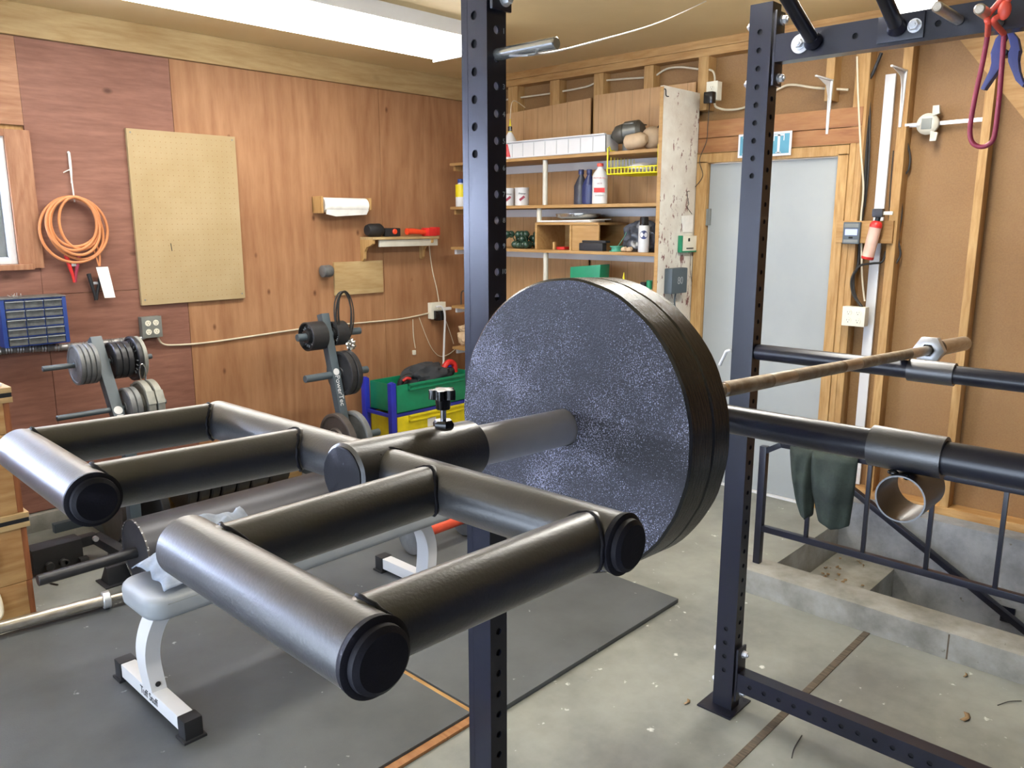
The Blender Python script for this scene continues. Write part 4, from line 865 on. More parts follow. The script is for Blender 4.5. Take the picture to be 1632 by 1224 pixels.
# bench
PX0, PX1, PY0, PY1 = .93, 2.28, 2.455, 2.735
t = thing('weight_bench', 'flat weight bench with grey padded top and white steel legs', 'bench', (1.6, 2.59, .022))
s = B(); rings = []; R0 = .07
for zz, ins in ((.374, .022), (.376, .010), (.384, .002), (.398, .0), (.426, .0), (.440, .003), (.448, .011), (.4515, .026), (.452, .05)):
    ring = []
    for (cx_, cy_, a0) in ((PX1-R0, PY1-R0, 0), (PX0+R0, PY1-R0, 90), (PX0+R0, PY0+R0, 180), (PX1-R0, PY0+R0, 270)):
        for k in range(9): an = math.radians(a0+90*k/8); ring.append(s.verts.new((cx_+(R0-ins)*math.cos(an), cy_+(R0-ins)*math.sin(an), zz)))
    rings.append(ring)
for a, b in zip(rings, rings[1:]):
    for k in range(len(a)): j_ = (k+1) % len(a); s.faces.new((a[k], a[j_], b[j_], b[k]))
s.faces.new(rings[0]); s.faces.new(rings[-1])
pad = obj('bench_pad', s, M['pad'], t, ang=80)
s = B(); tube(s, [(PX0+.003, PY0+.06, .43), (PX0+.003, PY1-.06, .43)], .0015, 6); tube(s, [(PX0+.06, PY0+.002, .43), (PX1-.06, PY0+.002, .43)], .0015, 6); obj('pad_seam', s, M['greybox'], pad)
s = B(); box(s, PX0+.10, PX1-.10, 2.565, 2.620, .332, .374, .003); obj('bench_rail', s, M['white'], t)
for x, y0, y1, sg in ((.975, 2.33, 2.845, 1), (2.185, 2.33, 2.90, -1)):
    s = B(); box(s, x-.025, x+.025, y0, y1, .040, .090, .003); ft = obj('foot_beam', s, M['white'], t)
    for yy, q in ((y0, 1), (y1, -1)):
        s = B(); box(s, x-.03, x+.03, yy-.022, yy+.030*q+.0, .024, .094, .005) if q > 0 else box(s, x-.03, x+.03, yy-.03, yy+.022, .024, .094, .005)
        box(s, x-.038, x+.038, yy-.03 if q > 0 else yy-.035, yy+.035 if q > 0 else yy+.03, .020, .030, .003); obj('foot_cap', s, M['rubber'], ft)
    s = B(); path = [(x, 2.592, .088), (x-.012*sg, 2.592, .20), (x-.004*sg, 2.592, .27), (x+.022*sg, 2.592, .33), (x+.06*sg, 2.592, .37)]
    P = smooth_path(path, 5); w2, h2 = .025, .038; rings = []
    for i, p in enumerate(P):
        d = (P[min(i+1, len(P)-1)]-P[max(i-1, 0)]).normalized(); n_ = Vector((d.z, 0, -d.x))
        rings.append([s.verts.new(p+n_*a*w2+Vector((0, b*h2, 0))) for a, b in ((-1, -1), (1, -1), (1, 1), (-1, 1))])
    for a, b in zip(rings, rings[1:]):
        for k in range(4): j_ = (k+1) % 4; s.faces.new((a[k], a[j_], b[j_], b[k]))
    s.faces.new(rings[0]); s.faces.new(rings[-1]); lg = obj('leg', s, M['white'], t)
    s = B(); cyl(s, (x-.004, 2.592-.038, .115), (x-.004, 2.592-.041, .115), .009, 16); obj('leg_bolt', s, M['rubber'], lg)
text('lettering', 'Tuff Stuff', (.975-.0256, 2.585, .066), (0, -1, 0), (0, 0, 1), .040, M['rubber'], t, .0004, .95)
# cloth bunched on the bench
s = B(); g = 34; q = Vector((1.225, 2.61, .453)); V = []
for i in range(g+1):
    row = []
    for k in range(g+1):
        u_, v_ = i/g*2-1, k/g*2-1; r2 = u_*u_+v_*v_
        h = .165*math.exp(-r2*1.25)*(1+.4*noise.noise(Vector((u_*2.0, v_*1.6, 1.3))))+.06*abs(noise.noise(Vector((u_*3, v_*3, 4))))*math.exp(-r2)-.02*r2*0
        x = q.x+u_*.235*(1+.15*noise.noise(Vector((v_*2, 0, 3)))); y = q.y+v_*.13*(1+.2*noise.noise(Vector((u_*2, 5, 3))))
        row.append(s.verts.new((x, y, q.z+max(h, 0)+.001)))
    V.append(row)
for i in range(g):
    for k in range(g): s.faces.new((V[i][k], V[i+1][k], V[i+1][k+1], V[i][k+1]))
o = obj('towel', s, M['towel'], ang=180); sm = o.modifiers.new('s', 'SOLIDIFY'); sm.thickness = .004; tag(o, 'pale blue-grey cloth crumpled on the bench pad', 'cloth')
# floor barbell
p0, p1 = AZ(-60, 1016, .06), AZ(168, 956, .06); d = (p1-p0).normalized()
t = thing('barbell', 'silver barbell lying on the floor beside the wooden crates', 'barbell', (p1.x, p1.y, .02))
s = B(); cyl(s, p1-d*.42, p1, .0245, 28, c=.002); obj('sleeve', s, M['steel'], t)
s = B(); cyl(s, p1-d*.012, p1+d*.018, .037, 32, c=.003); obj('collar', s, M['zinc'], t)
s = B(); cyl(s, p1, p1+d*1.31, .014, 20); obj('shaft', s, M['steel'], t)
s = B(); cyl(s, p1+d*1.31, p1+d*1.73, .0245, 28, c=.002); obj('sleeve', s, M['steel'], t)
# strongman log
lc = AZ(216, 882, .17); LR = .152; LX1 = 2.75
lc.z = LR+.022; t = thing('strongman_log', 'big grey steel strongman log lying behind the bench', 'log bar', (lc.x, lc.y, .003))
s = B(); lathe(s, lc, (1, 0, 0), [(0, 0), (.004, .03), (.004, LR-.006), (0, LR-.004), (0, LR), (LX1-lc.x, LR), (LX1-lc.x, 0)], 56); obj('log_body', s, M['logsteel'], t)
s = B(); lathe(s, lc-Vector((.0015, 0, 0)), (1, 0, 0), [(0, LR-.004), (0, LR+.0012), (.008, LR+.0012), (.008, LR-.004)], 56, closed=True); obj('scuffed_rim', s, spotty('scuffed_rim', rgb(90, 88, 86), rgb(210, 210, 210), 60, .55, metal=.5), t)
s = B(); cyl(s, lc+Vector((-.40, 0, 0)), lc+Vector((.01, 0, 0)), .0245, 24, c=.002); obj('log_sleeve', s, M['iron'], t)
s = B(); cyl(s, (LX1, lc.y, lc.z), (LX1+.38, lc.y, lc.z), .0245, 24, c=.002); obj('log_sleeve', s, M['iron'], t)
s = B(); prism(s, [(lc.x+.02, lc.y-.12, .001), (lc.x+.02, lc.y+.12, .001), (lc.x+.02, lc.y+.09, .06), (lc.x+.02, lc.y-.09, .06)], (.05, 0, 0), .003); obj('log_foot', s, M['rubber'], t)
q = AZ(185, 925, .0); t = thing('steel_bracket', 'black folded steel bracket on the floor under the log sleeve', 'bracket', q)
s = B(); prism(s, [(q.x-.05, q.y-.05, .001), (q.x-.05, q.y+.05, .001), (q.x-.04, q.y+.015, .075), (q.x-.04, q.y-.015, .075)], (.11, 0, 0), .003); obj('bracket_body', s, M['rubber'], t)
s = B(); box(s, q.x-.07, q.x+.075, q.y-.07, q.y+.06, .0005, .006, .002); obj('bracket_base', s, M['iron'], t)
# black steel carriage on the floor by the crates
a = AZ(95, 905, 0); t = thing('steel_carriage', 'black steel equipment frame lying on the floor by the crates', 'equipment frame', a)
s = B(); q = AZ(92, 888, .06); box(s, q.x-.12, q.x+.10, q.y-.05, q.y+.05, .02, .14, .01); obj('carriage_body', s, M['rubber'], t)
for k, (px, py) in enumerate(((75, 899), (99, 890), (112, 905))): w_ = AZ(px, py, .05); s = B(); cyl(s, (w_.x, q.y-.05, w_.z), (w_.x, q.y-.075, w_.z), (.02, .012, .018)[k], 18, c=.002); obj('roller', s, M['iron'], t)
s = B(); p_, r_ = AZ(105, 870, .10), AZ(152, 856, .10); obox(s, p_, r_, .05, .05, .003); r2 = AZ(208, 888, .05); obox(s, r_, r2, .05, .045, .003); obj('carriage_arm', s, M['iron'], t)
s = B(); p_ = AZ(150, 857, .13); cyl(s, p_+Vector((0, -.01, 0)), p_+Vector((0, -.028, 0)), .013, 14); obj('arm_bolt', s, M['zinc'], t)
s = B(); p_ = AZ(134, 897, .02); box(s, p_.x-.02, p_.x+.02, p_.y-.02, p_.y+.02, .001, .05, .004); box(s, p_.x-.05, p_.x, p_.y-.01, p_.y+.01, .001, .012, .003); tag(obj('metal_clip', s, M['rubber']), 'small black metal clip lying on the floor before the log sleeve', 'clip')
s = B(); tube(s, [AZ(72, 917, .004), AZ(80, 920, .005), AZ(78, 928, .004), AZ(92, 932, .004)], .004, 6); tag(obj('wire_scrap', s, M['blackcable']), 'short dark bent wire scrap on the floor by the crates', 'wire')
s = B(); q = AZ(56, 905, .06); prism(s, [AZ(48, 883, .08), AZ(58, 895, .07), AZ(60, 912, .03), AZ(52, 913, .03), AZ(49, 900, .05)], (0, .03, 0), .004); tag(obj('orange_strap', s, M['redor']), 'orange plastic piece poking out beside the crates', 'strap')
# discs standing near the log and the row of bumper plates on a timber cradle
q = AZ(185, 862, .012); R_2 = .17; s = B(); cyl(s, (q.x-.01, q.y+.03, R_2+.002), (q.x+.035, q.y+.03, R_2+.002), R_2, 48, c=.004); tag(obj('bumper_plate', s, M['brown_iron']), 'brownish plate standing on edge before the timber cradle', 'weight plate')
ry = 4.236; x0 = AY(262, 815, ry).x; x1 = AY(502, 752, ry).x
t = thing('timber_cradle', 'low timber cradle on the floor holding a row of black bumper plates', 'plate cradle', ((x0+x1)/2, ry, 0))
for y in (ry-.10, ry+.17): s = B(); box(s, x0, x1, y-.019, y+.019, .03, .118, .003); obj('cradle_rail', s, M['pine_x'], t)
for x in (x0+.03, x1-.03): s = B(); box(s, x-.03, x+.03, ry-.12, ry+.19, .002, .029, .003); obj('cradle_foot', s, M['pine_y'], t)
def plate_at(pxa, pxb, R, m, lab):
    xa, xb = AY(pxa, 790, ry-.1).x, AY(pxb, 790, ry-.1).x
    t = thing('bumper_plate', lab, 'weight plate', (xa, ry+.035, .12), 'bumper plates in the timber cradle'); s = B(); zc = .035+math.sqrt(R*R)*.93
    zc = .118+math.sqrt(max(R*R-.116*.116, 0)); lathe(s, (xa, ry+.035, zc), (1, 0, 0), [(0, .026), (0, R-.01), (.008, R), (xb-xa-.010, R), (xb-xa-.002, R-.01), (xb-xa-.002, .026)], 48, closed=True); obj('plate_body', s, m, t)
    s = B(); pipe(s, (xa-.001, ry+.035, zc), (xb, ry+.035, zc), .040, .025, 24); obj('hub_ring', s, M['greybox'], t)
rub = [M['rubber'], M['iron'], M['rubber'], M['iron'], M['rubber'], M['iron'], M['rubber']]
ed = [300, 318, 337, 354, 379, 402, 432, 466]
nm_ = ['first', 'second', 'third', 'fourth', 'fifth', 'sixth', 'last']
for k in range(7): plate_at(ed[k], ed[k+1]-2, .165 if k else .15, rub[k], 'dark bumper plate, %s from the left in the timber cradle' % nm_[k])
s = B(); q = AZ(225, 838, .0); a_ = AY(222, 800, 4.2); cyl(s, (a_.x, 4.2, .162), (a_.x+.05, 4.22, .162), .16, 40, c=.004); tag(obj('bumper_plate', s, M['rubber']), 'dark plate standing just left of the timber cradle', 'weight plate')
# dumbbell with orange grip behind the bench
q = Vector((2.55, 2.93, .022)); t = thing('dumbbell', 'orange gripped dumbbell with grey end discs on the mat behind the bench', 'dumbbell', q)
a_, b_ = AY(660, 859, 2.93), AY(737, 859, 2.93); zc = .022+.098; s = B(); cyl(s, (a_.x, 2.93, zc), (b_.x, 2.93, zc), .032, 28, c=.003); obj('grip', s, M['grip'], t)
for x in (a_.x-.025, b_.x): s = B(); cyl(s, (x, 2.93, zc), (x+.020, 2.93, zc), .096, 40, c=.004); obj('end_disc', s, M['grey_iron'], t)
s = B(); cyl(s, (b_.x+.024, 2.93, zc), (b_.x+.044, 2.93, zc), .096, 40, c=.004); obj('end_disc', s, M['iron'], t)
# wooden crates
cx1 = .915; cy0, cy1 = 3.64, 4.15
def crate(label, z0, z1, dx=0.0, x0=.25, rope=True, band=True):
    t = thing('wooden_crate', label, 'crate', ((x0+cx1)/2, (cy0+cy1)/2, z0), 'stacked wooden crates'); s = B()
    box(s, x0, cx1-.022+dx, cy0, cy0+.02, z0, z1, .002); box(s, x0, cx1-.022+dx, cy1-.02, cy1, z0, z1, .002); box(s, x0, cx1-.022+dx, cy0+.02, cy1-.02, z0, z0+.012); box(s, x0, x0+.02, cy0+.02, cy1-.02, z0+.012, z1)
    obj('crate_side', s, M['crate'], t); s = B(); box(s, cx1-.022+dx, cx1+dx, cy0, cy1, z0, z1, .002); obj('crate_end', s, M['crate_end'], t)
    if band:
        s = B(); box(s, x0, cx1+.012+dx, cy0-.012, cy1, z1, z1+.022, .002); box(s, x0, cx1+.012+dx, cy0-.012, cy1, z1+.040, z1+.062, .002); obj('lid', s, M['pine_x'], t)
        s = B(); box(s, x0, cx1+.010+dx, cy0-.010, cy1, z1+.022, z1+.040); obj('dark_band', s, M['dark'], t)
    if rope:
        s = B(); zz = (z0+z1)/2; a = .787; tube(s, [(a-.16, cy0, zz+.05), (a-.14, cy0-.025, zz-.02), (a-.07, cy0-.03, zz-.055), (a-.01, cy0-.025, zz-.03), (a+.0, cy0-.018, zz+.01), (a-.002, cy0-.001, zz+.055)], .009, 8, 6); obj('rope_handle', s, M['rope'], t)
crate('wooden crate with rope handle, bottom of the stack', 0.003, .165, .0, band=False)
crate('wooden crate with rope handle and striped lid, second from the floor', .167, .402, .003)
crate('tall plain wooden crate in the middle of the stack', .466, .80, .0, rope=False, band=False)
crate('plain wooden crate under the striped lid, top of the stack', .802, .93, -.004, rope=False)
s = B(); q = AY(8, 628, 3.75); 
for k in range(3): box(s, .45, .90-.01*k, 3.66, 4.05, .994+.014*k, .994+.014*(k+1)-.002, .005)
tag(obj('folded_cloth', s, M['white']), 'white folded things lying on the top crate', 'cloth')
# dry leaves on the floor
for k, (px, py, sc) in enumerate(((1541, 1143, .03), (1096, 1119, .018), (1540, 1076, .015))):
    q = AZ(px, py, .004); s = B(); n_ = 10; prof = []
    for i in range(n_): a = 2*PI*i/n_; r_ = sc*(.6+.4*math.cos(2*a))*(1+.3*math.sin(3*a)); prof.append((q.x+r_*math.cos(a), q.y+r_*math.sin(a), .004+.004*math.sin(2*a)))
    c_ = s.verts.new((q.x, q.y, .009)); vs = [s.verts.new(p) for p in prof]
    for i in range(n_): s.faces.new((c_, vs[i], vs[(i+1) % n_]))
    o = obj('dry_leaf', s, M['leaf'], ang=180); m_ = o.modifiers.new('s', 'SOLIDIFY'); m_.thickness = .0006
    tag(o, ['large curled dry leaf on the floor right of the lower beam', 'small dry leaf on the floor left of the upright foot plate', 'small dry leaf on the floor close to the kerb'][k], 'leaf')
s = B(); tube(s, [AZ(1262, 1208, .003), AZ(1266, 1192, .004), AZ(1278, 1172, .003)], .0018, 5); tag(obj('twig', s, M['blackcable']), 'thin dark twig on the floor near the lower beam', 'twig')
s = B(); tube(s, [AZ(1590, 1124, .003), AZ(1608, 1118, .004), AZ(1628, 1117, .003)], .0016, 5); tag(obj('twig', s, M['blackcable']), 'thin twig on the floor at the right edge below the kerb', 'twig')

# ================================================================ SHELVES BY THE DOOR
XF = 4.12
PY = 2.665; SY0 = 2.692; SY1 = AX(717, 300, XF).y
ZS = [AX(1000, 239.5, XF).z, AX(960, 325, XF).z, AX(900, 399, XF).z, AX(723, 487, XF).z, AX(726, 553, XF).z]
t = thing('shelf_unit', 'open wooden wall shelves with white posts between corner and door', 'shelves', (4.3, 3.65, 0))
nt_ = 0
for k, z in enumerate(ZS):
    s = B(); box(s, XF, XB-.001, SY0, SY1, z-.020, z, .003); sh = obj('shelf', s, M['shelfwood'], t)
    s = B(); box(s, XB-.022, XB-.002, SY0, SY1-.01, z-.075, z-.022, .003); obj('cleat', s, M['white'], sh)
    s = B(); box(s, XF+.03, XB-.03, SY1-.03, SY1-.008, z-.055, z-.021, .003); obj('end_cleat', s, M['white'] if k > 1 else M['shelfwood'], sh)
def yx(px, X=4.16, py=300): return AX(px, py, X).y
def zx(py, px=930, X=4.16): return AX(px, py, X).z
for px, k, m in ((868, 1, 'enamel'), (859, 2, 'enamel'), (870, 3, 'enamel'), (870, 4, 'enamel')):
    z0, z1 = ZS[k]+.001, ZS[k-1]-.021
    if k == 2: z0 = ZS[2]+.181
    y = yx(px, XF+.03); s = B(); cyl(s, (XF+.035, y, z0), (XF+.035, y, z1), .017, 20); obj('post', s, M[m], t)
s = B(); box(s, XF-.035, XB-.001, PY, SY0-.001, .01, 2.40, .003); ep = obj('end_panel', s, M['peeling'], t)
s = B(); box(s, XF-.038, XF-.034, PY+.001, SY0-.002, .012, 2.395, .001); obj('panel_edge', s, M['shelfwood'], ep)
# cubby standing on the third shelf
z0 = ZS[2]+.001; zt = z0+.178; ya, yb, yc = yx(853, XF+.01), yx(910, XF+.01), yx(955, XF+.01)
c_ = thing('cubby_box', 'open wooden cubby box standing on the third shelf', 'box', (4.3, (ya+yc)/2, z0))
s = B(); box(s, XF+.01, XB-.03, yc, ya, zt-.016, zt, .002); obj('cubby_top', s, M['shelfwood'], c_)
for y in (ya, yb+.008): s = B(); box(s, XF+.01, XB-.03, y-.016, y, z0, zt-.017, .002); obj('cubby_side', s, M['shelfwood'], c_)
s = B(); box(s, XB-.05, XB-.031, yc, ya, z0, zt-.017, .001); obj('cubby_back', s, M['shelfwood'], c_)
s = B(); box(s, XF+.016, XF+.028, yc, yb-.01, z0, zt-.017, .001); obj('cubby_panel', s, M['shelfwood'], c_)
s = B(); y = yx(892, 4.2); box(s, 4.19, 4.30, y-.055, y+.03, z0, z0+.018, .003); tag(obj('red_tray', s, M['red']), 'small red thing lying inside the cubby', 'tray')
s = B(); y = yx(890, 4.2); box(s, 4.16, 4.18, y-.004, y+.012, z0, z0+.05, .002); tag(obj('wood_block', s, M['pine']), 'small upright wood offcut inside the cubby', 'wood block')
# top shelf
z = ZS[0]+.001
def bottle(nm, label, px, X, z, r, h, m, capm, capr=.35, neck=.72, oval=1.0, lbl=None, lblm=None, cat='bottle', group=None, caph=.14):
    y = yx(px, X); t = thing(nm, label, cat, (X, y, z), group); s = B()
    lathe(s, (0, 0, 0), (0, 0, 1), [(0, 0), (0, r*.92), (.004, r), (h*neck*.92, r), (h*neck, r*.9), (h*(1-caph)-.006, r*capr), (h*(1-caph), r*capr), (h*(1-caph), 0)], 28)
    for v in s.verts: v.co.x *= oval
    bmesh.ops.translate(s, verts=s.verts, vec=(X, y, z)); obj('bottle_body', s, m, t)
    s = B(); cyl(s, (X, y, z+h*(1-caph)), (X, y, z+h), r*capr*1.15, 20, c=.002); obj('cap', s, capm, t)
    if lbl:
        s = B(); lathe(s, (0, 0, 0), (0, 0, 1), [(h*lbl[0], r*1.012), (h*lbl[1], r*1.012)], 28)
        for v in s.verts: v.co.x *= oval
        bmesh.ops.translate(s, verts=s.verts, vec=(X, y, z)); obj('label', s, lblm, t)
    return t, y
t, y = bottle('squeeze_bottle', 'white squeeze bottle with black collar and yellow spout on the top shelf', 813, 4.22, z, .055, .225, M['white'], M['gloss'], .24, .55, 1, (.08, .46), M['red'])
s = B(); cyl(s, (4.22, y, z+.225), (4.22, y, z+.275), .008, 12, r2=.003); cyl(s, (4.22, y, z+.165), (4.22, y, z+.192), .014, 14); obj('spout', s, M['yellow'], t)
s = B(); tube(s, [(4.22, y, z+.274), (4.27, y+.02, z+.40), (4.44, y+.06, 2.44)], .003, 6); obj('cord', s, M['cable'], t)
ya, yb = yx(974, 4.2), yx(812, 4.15); s = B()
t = thing('plastic_trough', 'long white plastic trough on the top shelf', 'tray', (4.2, (ya+yb)/2, z)); ht = .105
for (a, b) in ((4.135, 4.138), (4.262, 4.265)): prism(s, [(a, ya, z+.004), (a, yb-.03, z+.004), (a, yb, z+ht), (a, ya-.0, z+ht)], (b-a, 0, 0))
box(s, 4.138, 4.262, ya, yb-.03, z+.002, z+.006); box(s, 4.135, 4.265, ya, ya+.004, z+.004, z+ht); prism(s, [(4.135, yb-.03, z+.004), (4.265, yb-.03, z+.004), (4.265, yb, z+ht), (4.135, yb, z+ht)], (0, .003, 0))
obj('trough_body', s, M['white'], t)
s = B(); box(s, 4.118, 4.138, ya, yb+.012, z+ht-.002, z+ht+.006, .002); box(s, 4.262, 4.282, ya, yb+.012, z+ht-.002, z+ht+.006, .002); box(s, 4.138, 4.262, yb-.002, yb+.012, z+ht-.002, z+ht+.006, .002); obj('trough_rim', s, M['white'], t)
for k in range(8): y = ya+.10+(yb-ya-.14)*k/7; s = B(); box(s, 4.1335, 4.1352, y-.0015, y+.0015, z+.01, z+ht-.01); obj('rib', s, M['pad'], t)
y = yx(1000, 4.2); t = thing('metal_pump', 'dark grey cast pump at the right end of the top shelf', 'pump', (4.24, y, z))
s = B(); lathe(s, (4.20, y+.10, z+.10), (.1, -1, .12), [(-.035, 0), (-.035, .012), (-.01, .02), (-.01, .03), (.0, .036), (.02, .055), (.07, .06), (.08, .052), (.085, .068), (.17, .062), (.19, .04), (.19, 0)], 24); obj('pump_body', s, M['gunmetal'], t)
s = B(); box(s, 4.16, 4.30, y-.06, y+.02, z+.155, z+.162, .003); box(s, 4.20, 4.26, y+.0, y+.05, z, z+.06, .01); obj('pump_flange', s, M['gunmetal'], t)
y = yx(1010, 4.15); s = B(); lathe(s, (4.155, y+.075, z+.046), (.05, -1, .10), [(0, 0), (.004, .028), (.018, .043), (.05, .045), (.115, .045), (.135, .036), (.15, .02), (.15, 0)], 28); tag(obj('rubber_mallet_head', s, M['tan']), 'tan rounded cylinder in front of the dark grey pump', 'mallet head')
y = yx(1034, 4.22); t = thing('round_knob', 'round tan knob with a dark stem behind the plank on the top shelf', 'knob', (4.24, y, z))
s = B(); blob(s, (4.24, y, z+.072), .06, .072, .068, 3); obj('knob_body', s, M['tan'], t); s = B(); cyl(s, (4.24, y-.03, z+.12), (4.24, y-.055, z+.155), .004, 8); obj('stem', s, M['dark'], t)
# yellow wire basket under the top shelf
y0, y1 = yx(1046, 4.1), yx(966, 4.1); zb1 = ZS[0]-.022; zb0 = zx(276, 1000, 4.1)
t = thing('wire_basket', 'yellow wire basket hung under the top shelf', 'basket', (4.25, (y0+y1)/2, zb0))
y0 = max(y0, SY0+.012)
xa, xb = XF-.012, XF+.27; s = B()
for z_ in (zb0, zb0+.035): tube(s, [(xa, y0, z_), (xa, y1, z_), (xb, y1, z_), (xb, y0, z_)], .004, 6, 1, closed=True, straight=True)
for y in (y0, y1): tube(s, [(xa, y, zb0), (xa, y, zb1+.042), (xa+.015, y, zb1+.05), (xa+.03, y, ZS[0]+.006), (xa+.07, y, ZS[0]+.006)], .0045, 6, 1, straight=True)
obj('basket_frame', s, M['wire_y'], t); s = B()
for k in range(15): y = y0+(y1-y0)*k/14; tube(s, [(xa, y, zb0+.035), (xa, y, zb0), (xb, y, zb0), (xb, y, zb1-.06)], .0030, 5, 1, straight=True)
for k in range(9): x = xa+(xb-xa)*k/8; tube(s, [(x, y1, zb0), (x, y1, zb1-.01)], .0022, 5, 1, straight=True); tube(s, [(x, y0, zb0), (x, y0, zb1-.01)], .0022, 5, 1, straight=True)
tube(s, [(xb, y0, zb1-.06), (xb, y1, zb1-.06)], .003, 6); obj('basket_wires', s, M['wire_y'], t)
s = B(); blob(s, (4.22, (y0+y1)/2+.0, zb0+.035), .09, .075, .03, 3, .1, 8); tag(obj('white_pouch', s, M['white']), 'white rounded thing lying in the yellow wire basket', 'pouch')
# second shelf
z = ZS[1]+.001
for px, lab in ((810, 'white can partly hidden by the rack upright, second shelf'), (832, 'white can with red and black print beside another can, second shelf')):
    y = yx(px, 4.2); t = thing('paint_can', lab, 'can', (4.2, y, z), 'white cans on the second shelf')
    s = B(); lathe(s, (4.2, y, z), (0, 0, 1), [(0, 0), (0, .046), (.004, .048), (.113, .048), (.116, .050), (.120, .050), (.120, .044), (.114, .042), (.114, 0)], 32); obj('can_body', s, M['white'], t)
    s = B(); q = Vector((4.2-.035, y-.034, z+.045)); n_ = Vector((-.7, -.7, 0)); u_ = Vector((.7, -.7, 0)); obox(s, q-u_*.018+Vector((0, 0, -.010)), q+u_*.016+Vector((0, 0, .016)), .016, .001, up=n_); obj('printed_mark', s, M['maroon'], t)
    text('lettering', 'Primer', q+Vector((0, 0, .034))+n_*.0005, u_, (0, 0, 1), .018, M['dark'], t, .0003)
t, y = bottle('oil_bottle', 'dark charcoal bottle with blue cap, left of the navy bottle', 926, 4.27, z, .050, .225, M['charcoal'], M['navy'], .32, .58, .8, group='bottles on the second shelf')
t, y = bottle('oil_bottle', 'navy blue bottle with reddish label behind the white bottle', 939, 4.23, z, .050, .22, M['navy'], M['navy'], .32, .58, .8, (.2, .55), M['navy'], group='bottles on the second shelf')
t, y = bottle('cleaner_bottle', 'white bottle with red print and pinkish cap on the second shelf', 956, 4.19, z, .052, .25, M['white'], M['coral'], .34, .74, .8, group='bottles on the second shelf', caph=.08)
u_ = Vector((.55, -.83, 0)); n_ = Vector((-.83, -.55, 0)); q = Vector((4.19, y, z))+n_*.0455
s = B(); obox(s, q+Vector((0, 0, .085))-u_*.034, q+Vector((0, 0, .085))+u_*.034, .028, .0012, up=n_); obj('red_band', s, M['red'], t)
for k, (w_, zz, sz, mm) in enumerate((('MOTOR OIL', .158, .014, 'red'), ('SAE 30', .125, .011, 'maroon'), ('DETERGENT', .052, .010, 'greybox'))): text('lettering', w_, q+n_*.0012+Vector((0, 0, zz)), u_, (0, 0, 1), sz, M[mm], t, .0003)
t, y = bottle('cleaner_bottle', 'white and yellow bottle with blue top at the left end, second shelf', 734, 4.2, z, .038, .20, M['white'], M['blue'], .5, .8, 1, (.35, .8), M['yellow'])
# third shelf
z = ZS[2]+.001
k = 0; names_ = ['leftmost front', 'second front', 'third front', 'fourth front', 'rightmost front']
gcl = thing('bulb_string', 'bundle of dark green glass bulbs left of the cubby', 'string lights', (4.25, yx(830, 4.2), z)); s = B(); rr = random.Random(8)
for i in range(34):
    y = rr.uniform(yx(850, 4.2)+.02, yx(806, 4.2)); x = rr.uniform(4.17, 4.32); zz = z+.026+rr.choice((0, 0, .04, .07)); blob(s, (x, y, zz), .026, .026, .026, 2)
o = obj('glass_bulb', s, M['greenglass'], gcl); o['kind'] = 'stuff'
s = B(); tube(s, [(4.16, yx(850, 4.2)+.02, z+.05), (4.17, yx(840, 4.2), z+.09), (4.16, yx(830, 4.2), z+.04), (4.17, yx(820, 4.2), z+.085), (4.16, yx(808, 4.2), z+.05)], .004, 6); obj('green_wire', s, M['greenglass'], gcl)
zz = zt+.001; ya, yb = yx(960, 4.2), yx(866, 4.2)
s = B(); prism(s, [(4.14, yb, zz+.002), (4.30, yb, zz+.002), (4.30, ya, zz+.016), (4.14, ya+.05, zz+.010)], (0, 0, .006)); box(s, 4.15, 4.30, ya+.05, yb-.02, zz+.0, zz+.012, .003); tag(obj('white_sheet', s, M['paper']), 'white sheet under the silver tray on the cubby', 'sheet')
s = B(); lathe(s, (4.24, (ya+yb)/2, zz+.022), (0, 0, 1), [(0, 0), (0, .10), (.012, .135), (.03, .142), (.034, .142), (.030, .10), (.028, 0)], 40)
for v in s.verts: v.co.y = (ya+yb)/2+(v.co.y-(ya+yb)/2)*1.15; v.co.x = 4.27+(v.co.x-4.24)*.9
tag(obj('silver_tray', s, M['foil']), 'shallow silver tray lying on top of the cubby', 'tray')
a_, b_ = yx(966, 4.15), yx(928, 4.15); s = B(); box(s, 4.125, 4.17, a_, b_, z, z+.05, .006); box(s, 4.13, 4.18, a_-.02, b_-.02, z+.051, z+.066, .004); tag(obj('black_case', s, M['rubber']), 'small black plastic case on the third shelf', 'case')
s = B(); y = SY0+.20; blob(s, (4.27, y, z+.068), .085, .135, .115, 4, .2, 9, flat=z); tag(obj('plastic_bag', s, M['bagblack']), 'shiny black plastic bag behind the green spool', 'bag')
y = yx(983, 4.15); t = thing('line_spool', 'mint green spool on the front of the third shelf', 'spool', (4.165, y, z)); s = B(); lathe(s, (4.165, y, z), (0, 0, 1), [(0, 0), (0, .045), (.006, .045), (.006, .033), (.028, .033), (.028, .043), (.034, .043), (.034, 0)], 28); obj('spool_body', s, M['spool'], t)
s = B(); tube(s, [(4.15, y-.02, z+.034), (4.17, y-.05, z+.09), (4.18, y-.06, z+.12)], .0018, 5); obj('line_end', s, M['spool'], t)
for px, lab in ((997, 'small tan scrap right of the green spool'), (1006, 'small tan scrap nearest the white spray can')): y = yx(px, 4.15); s = B(); blob(s, (4.15, y, z+.015), .016, .020, .015, 2, .3); tag(obj('tan_scrap', s, M['tan']), lab, 'scrap')
y = yx(1027, 4.15); t = thing('spray_can', 'white spray can with black cap and round blue-black logo', 'spray can', (4.16, y, z))
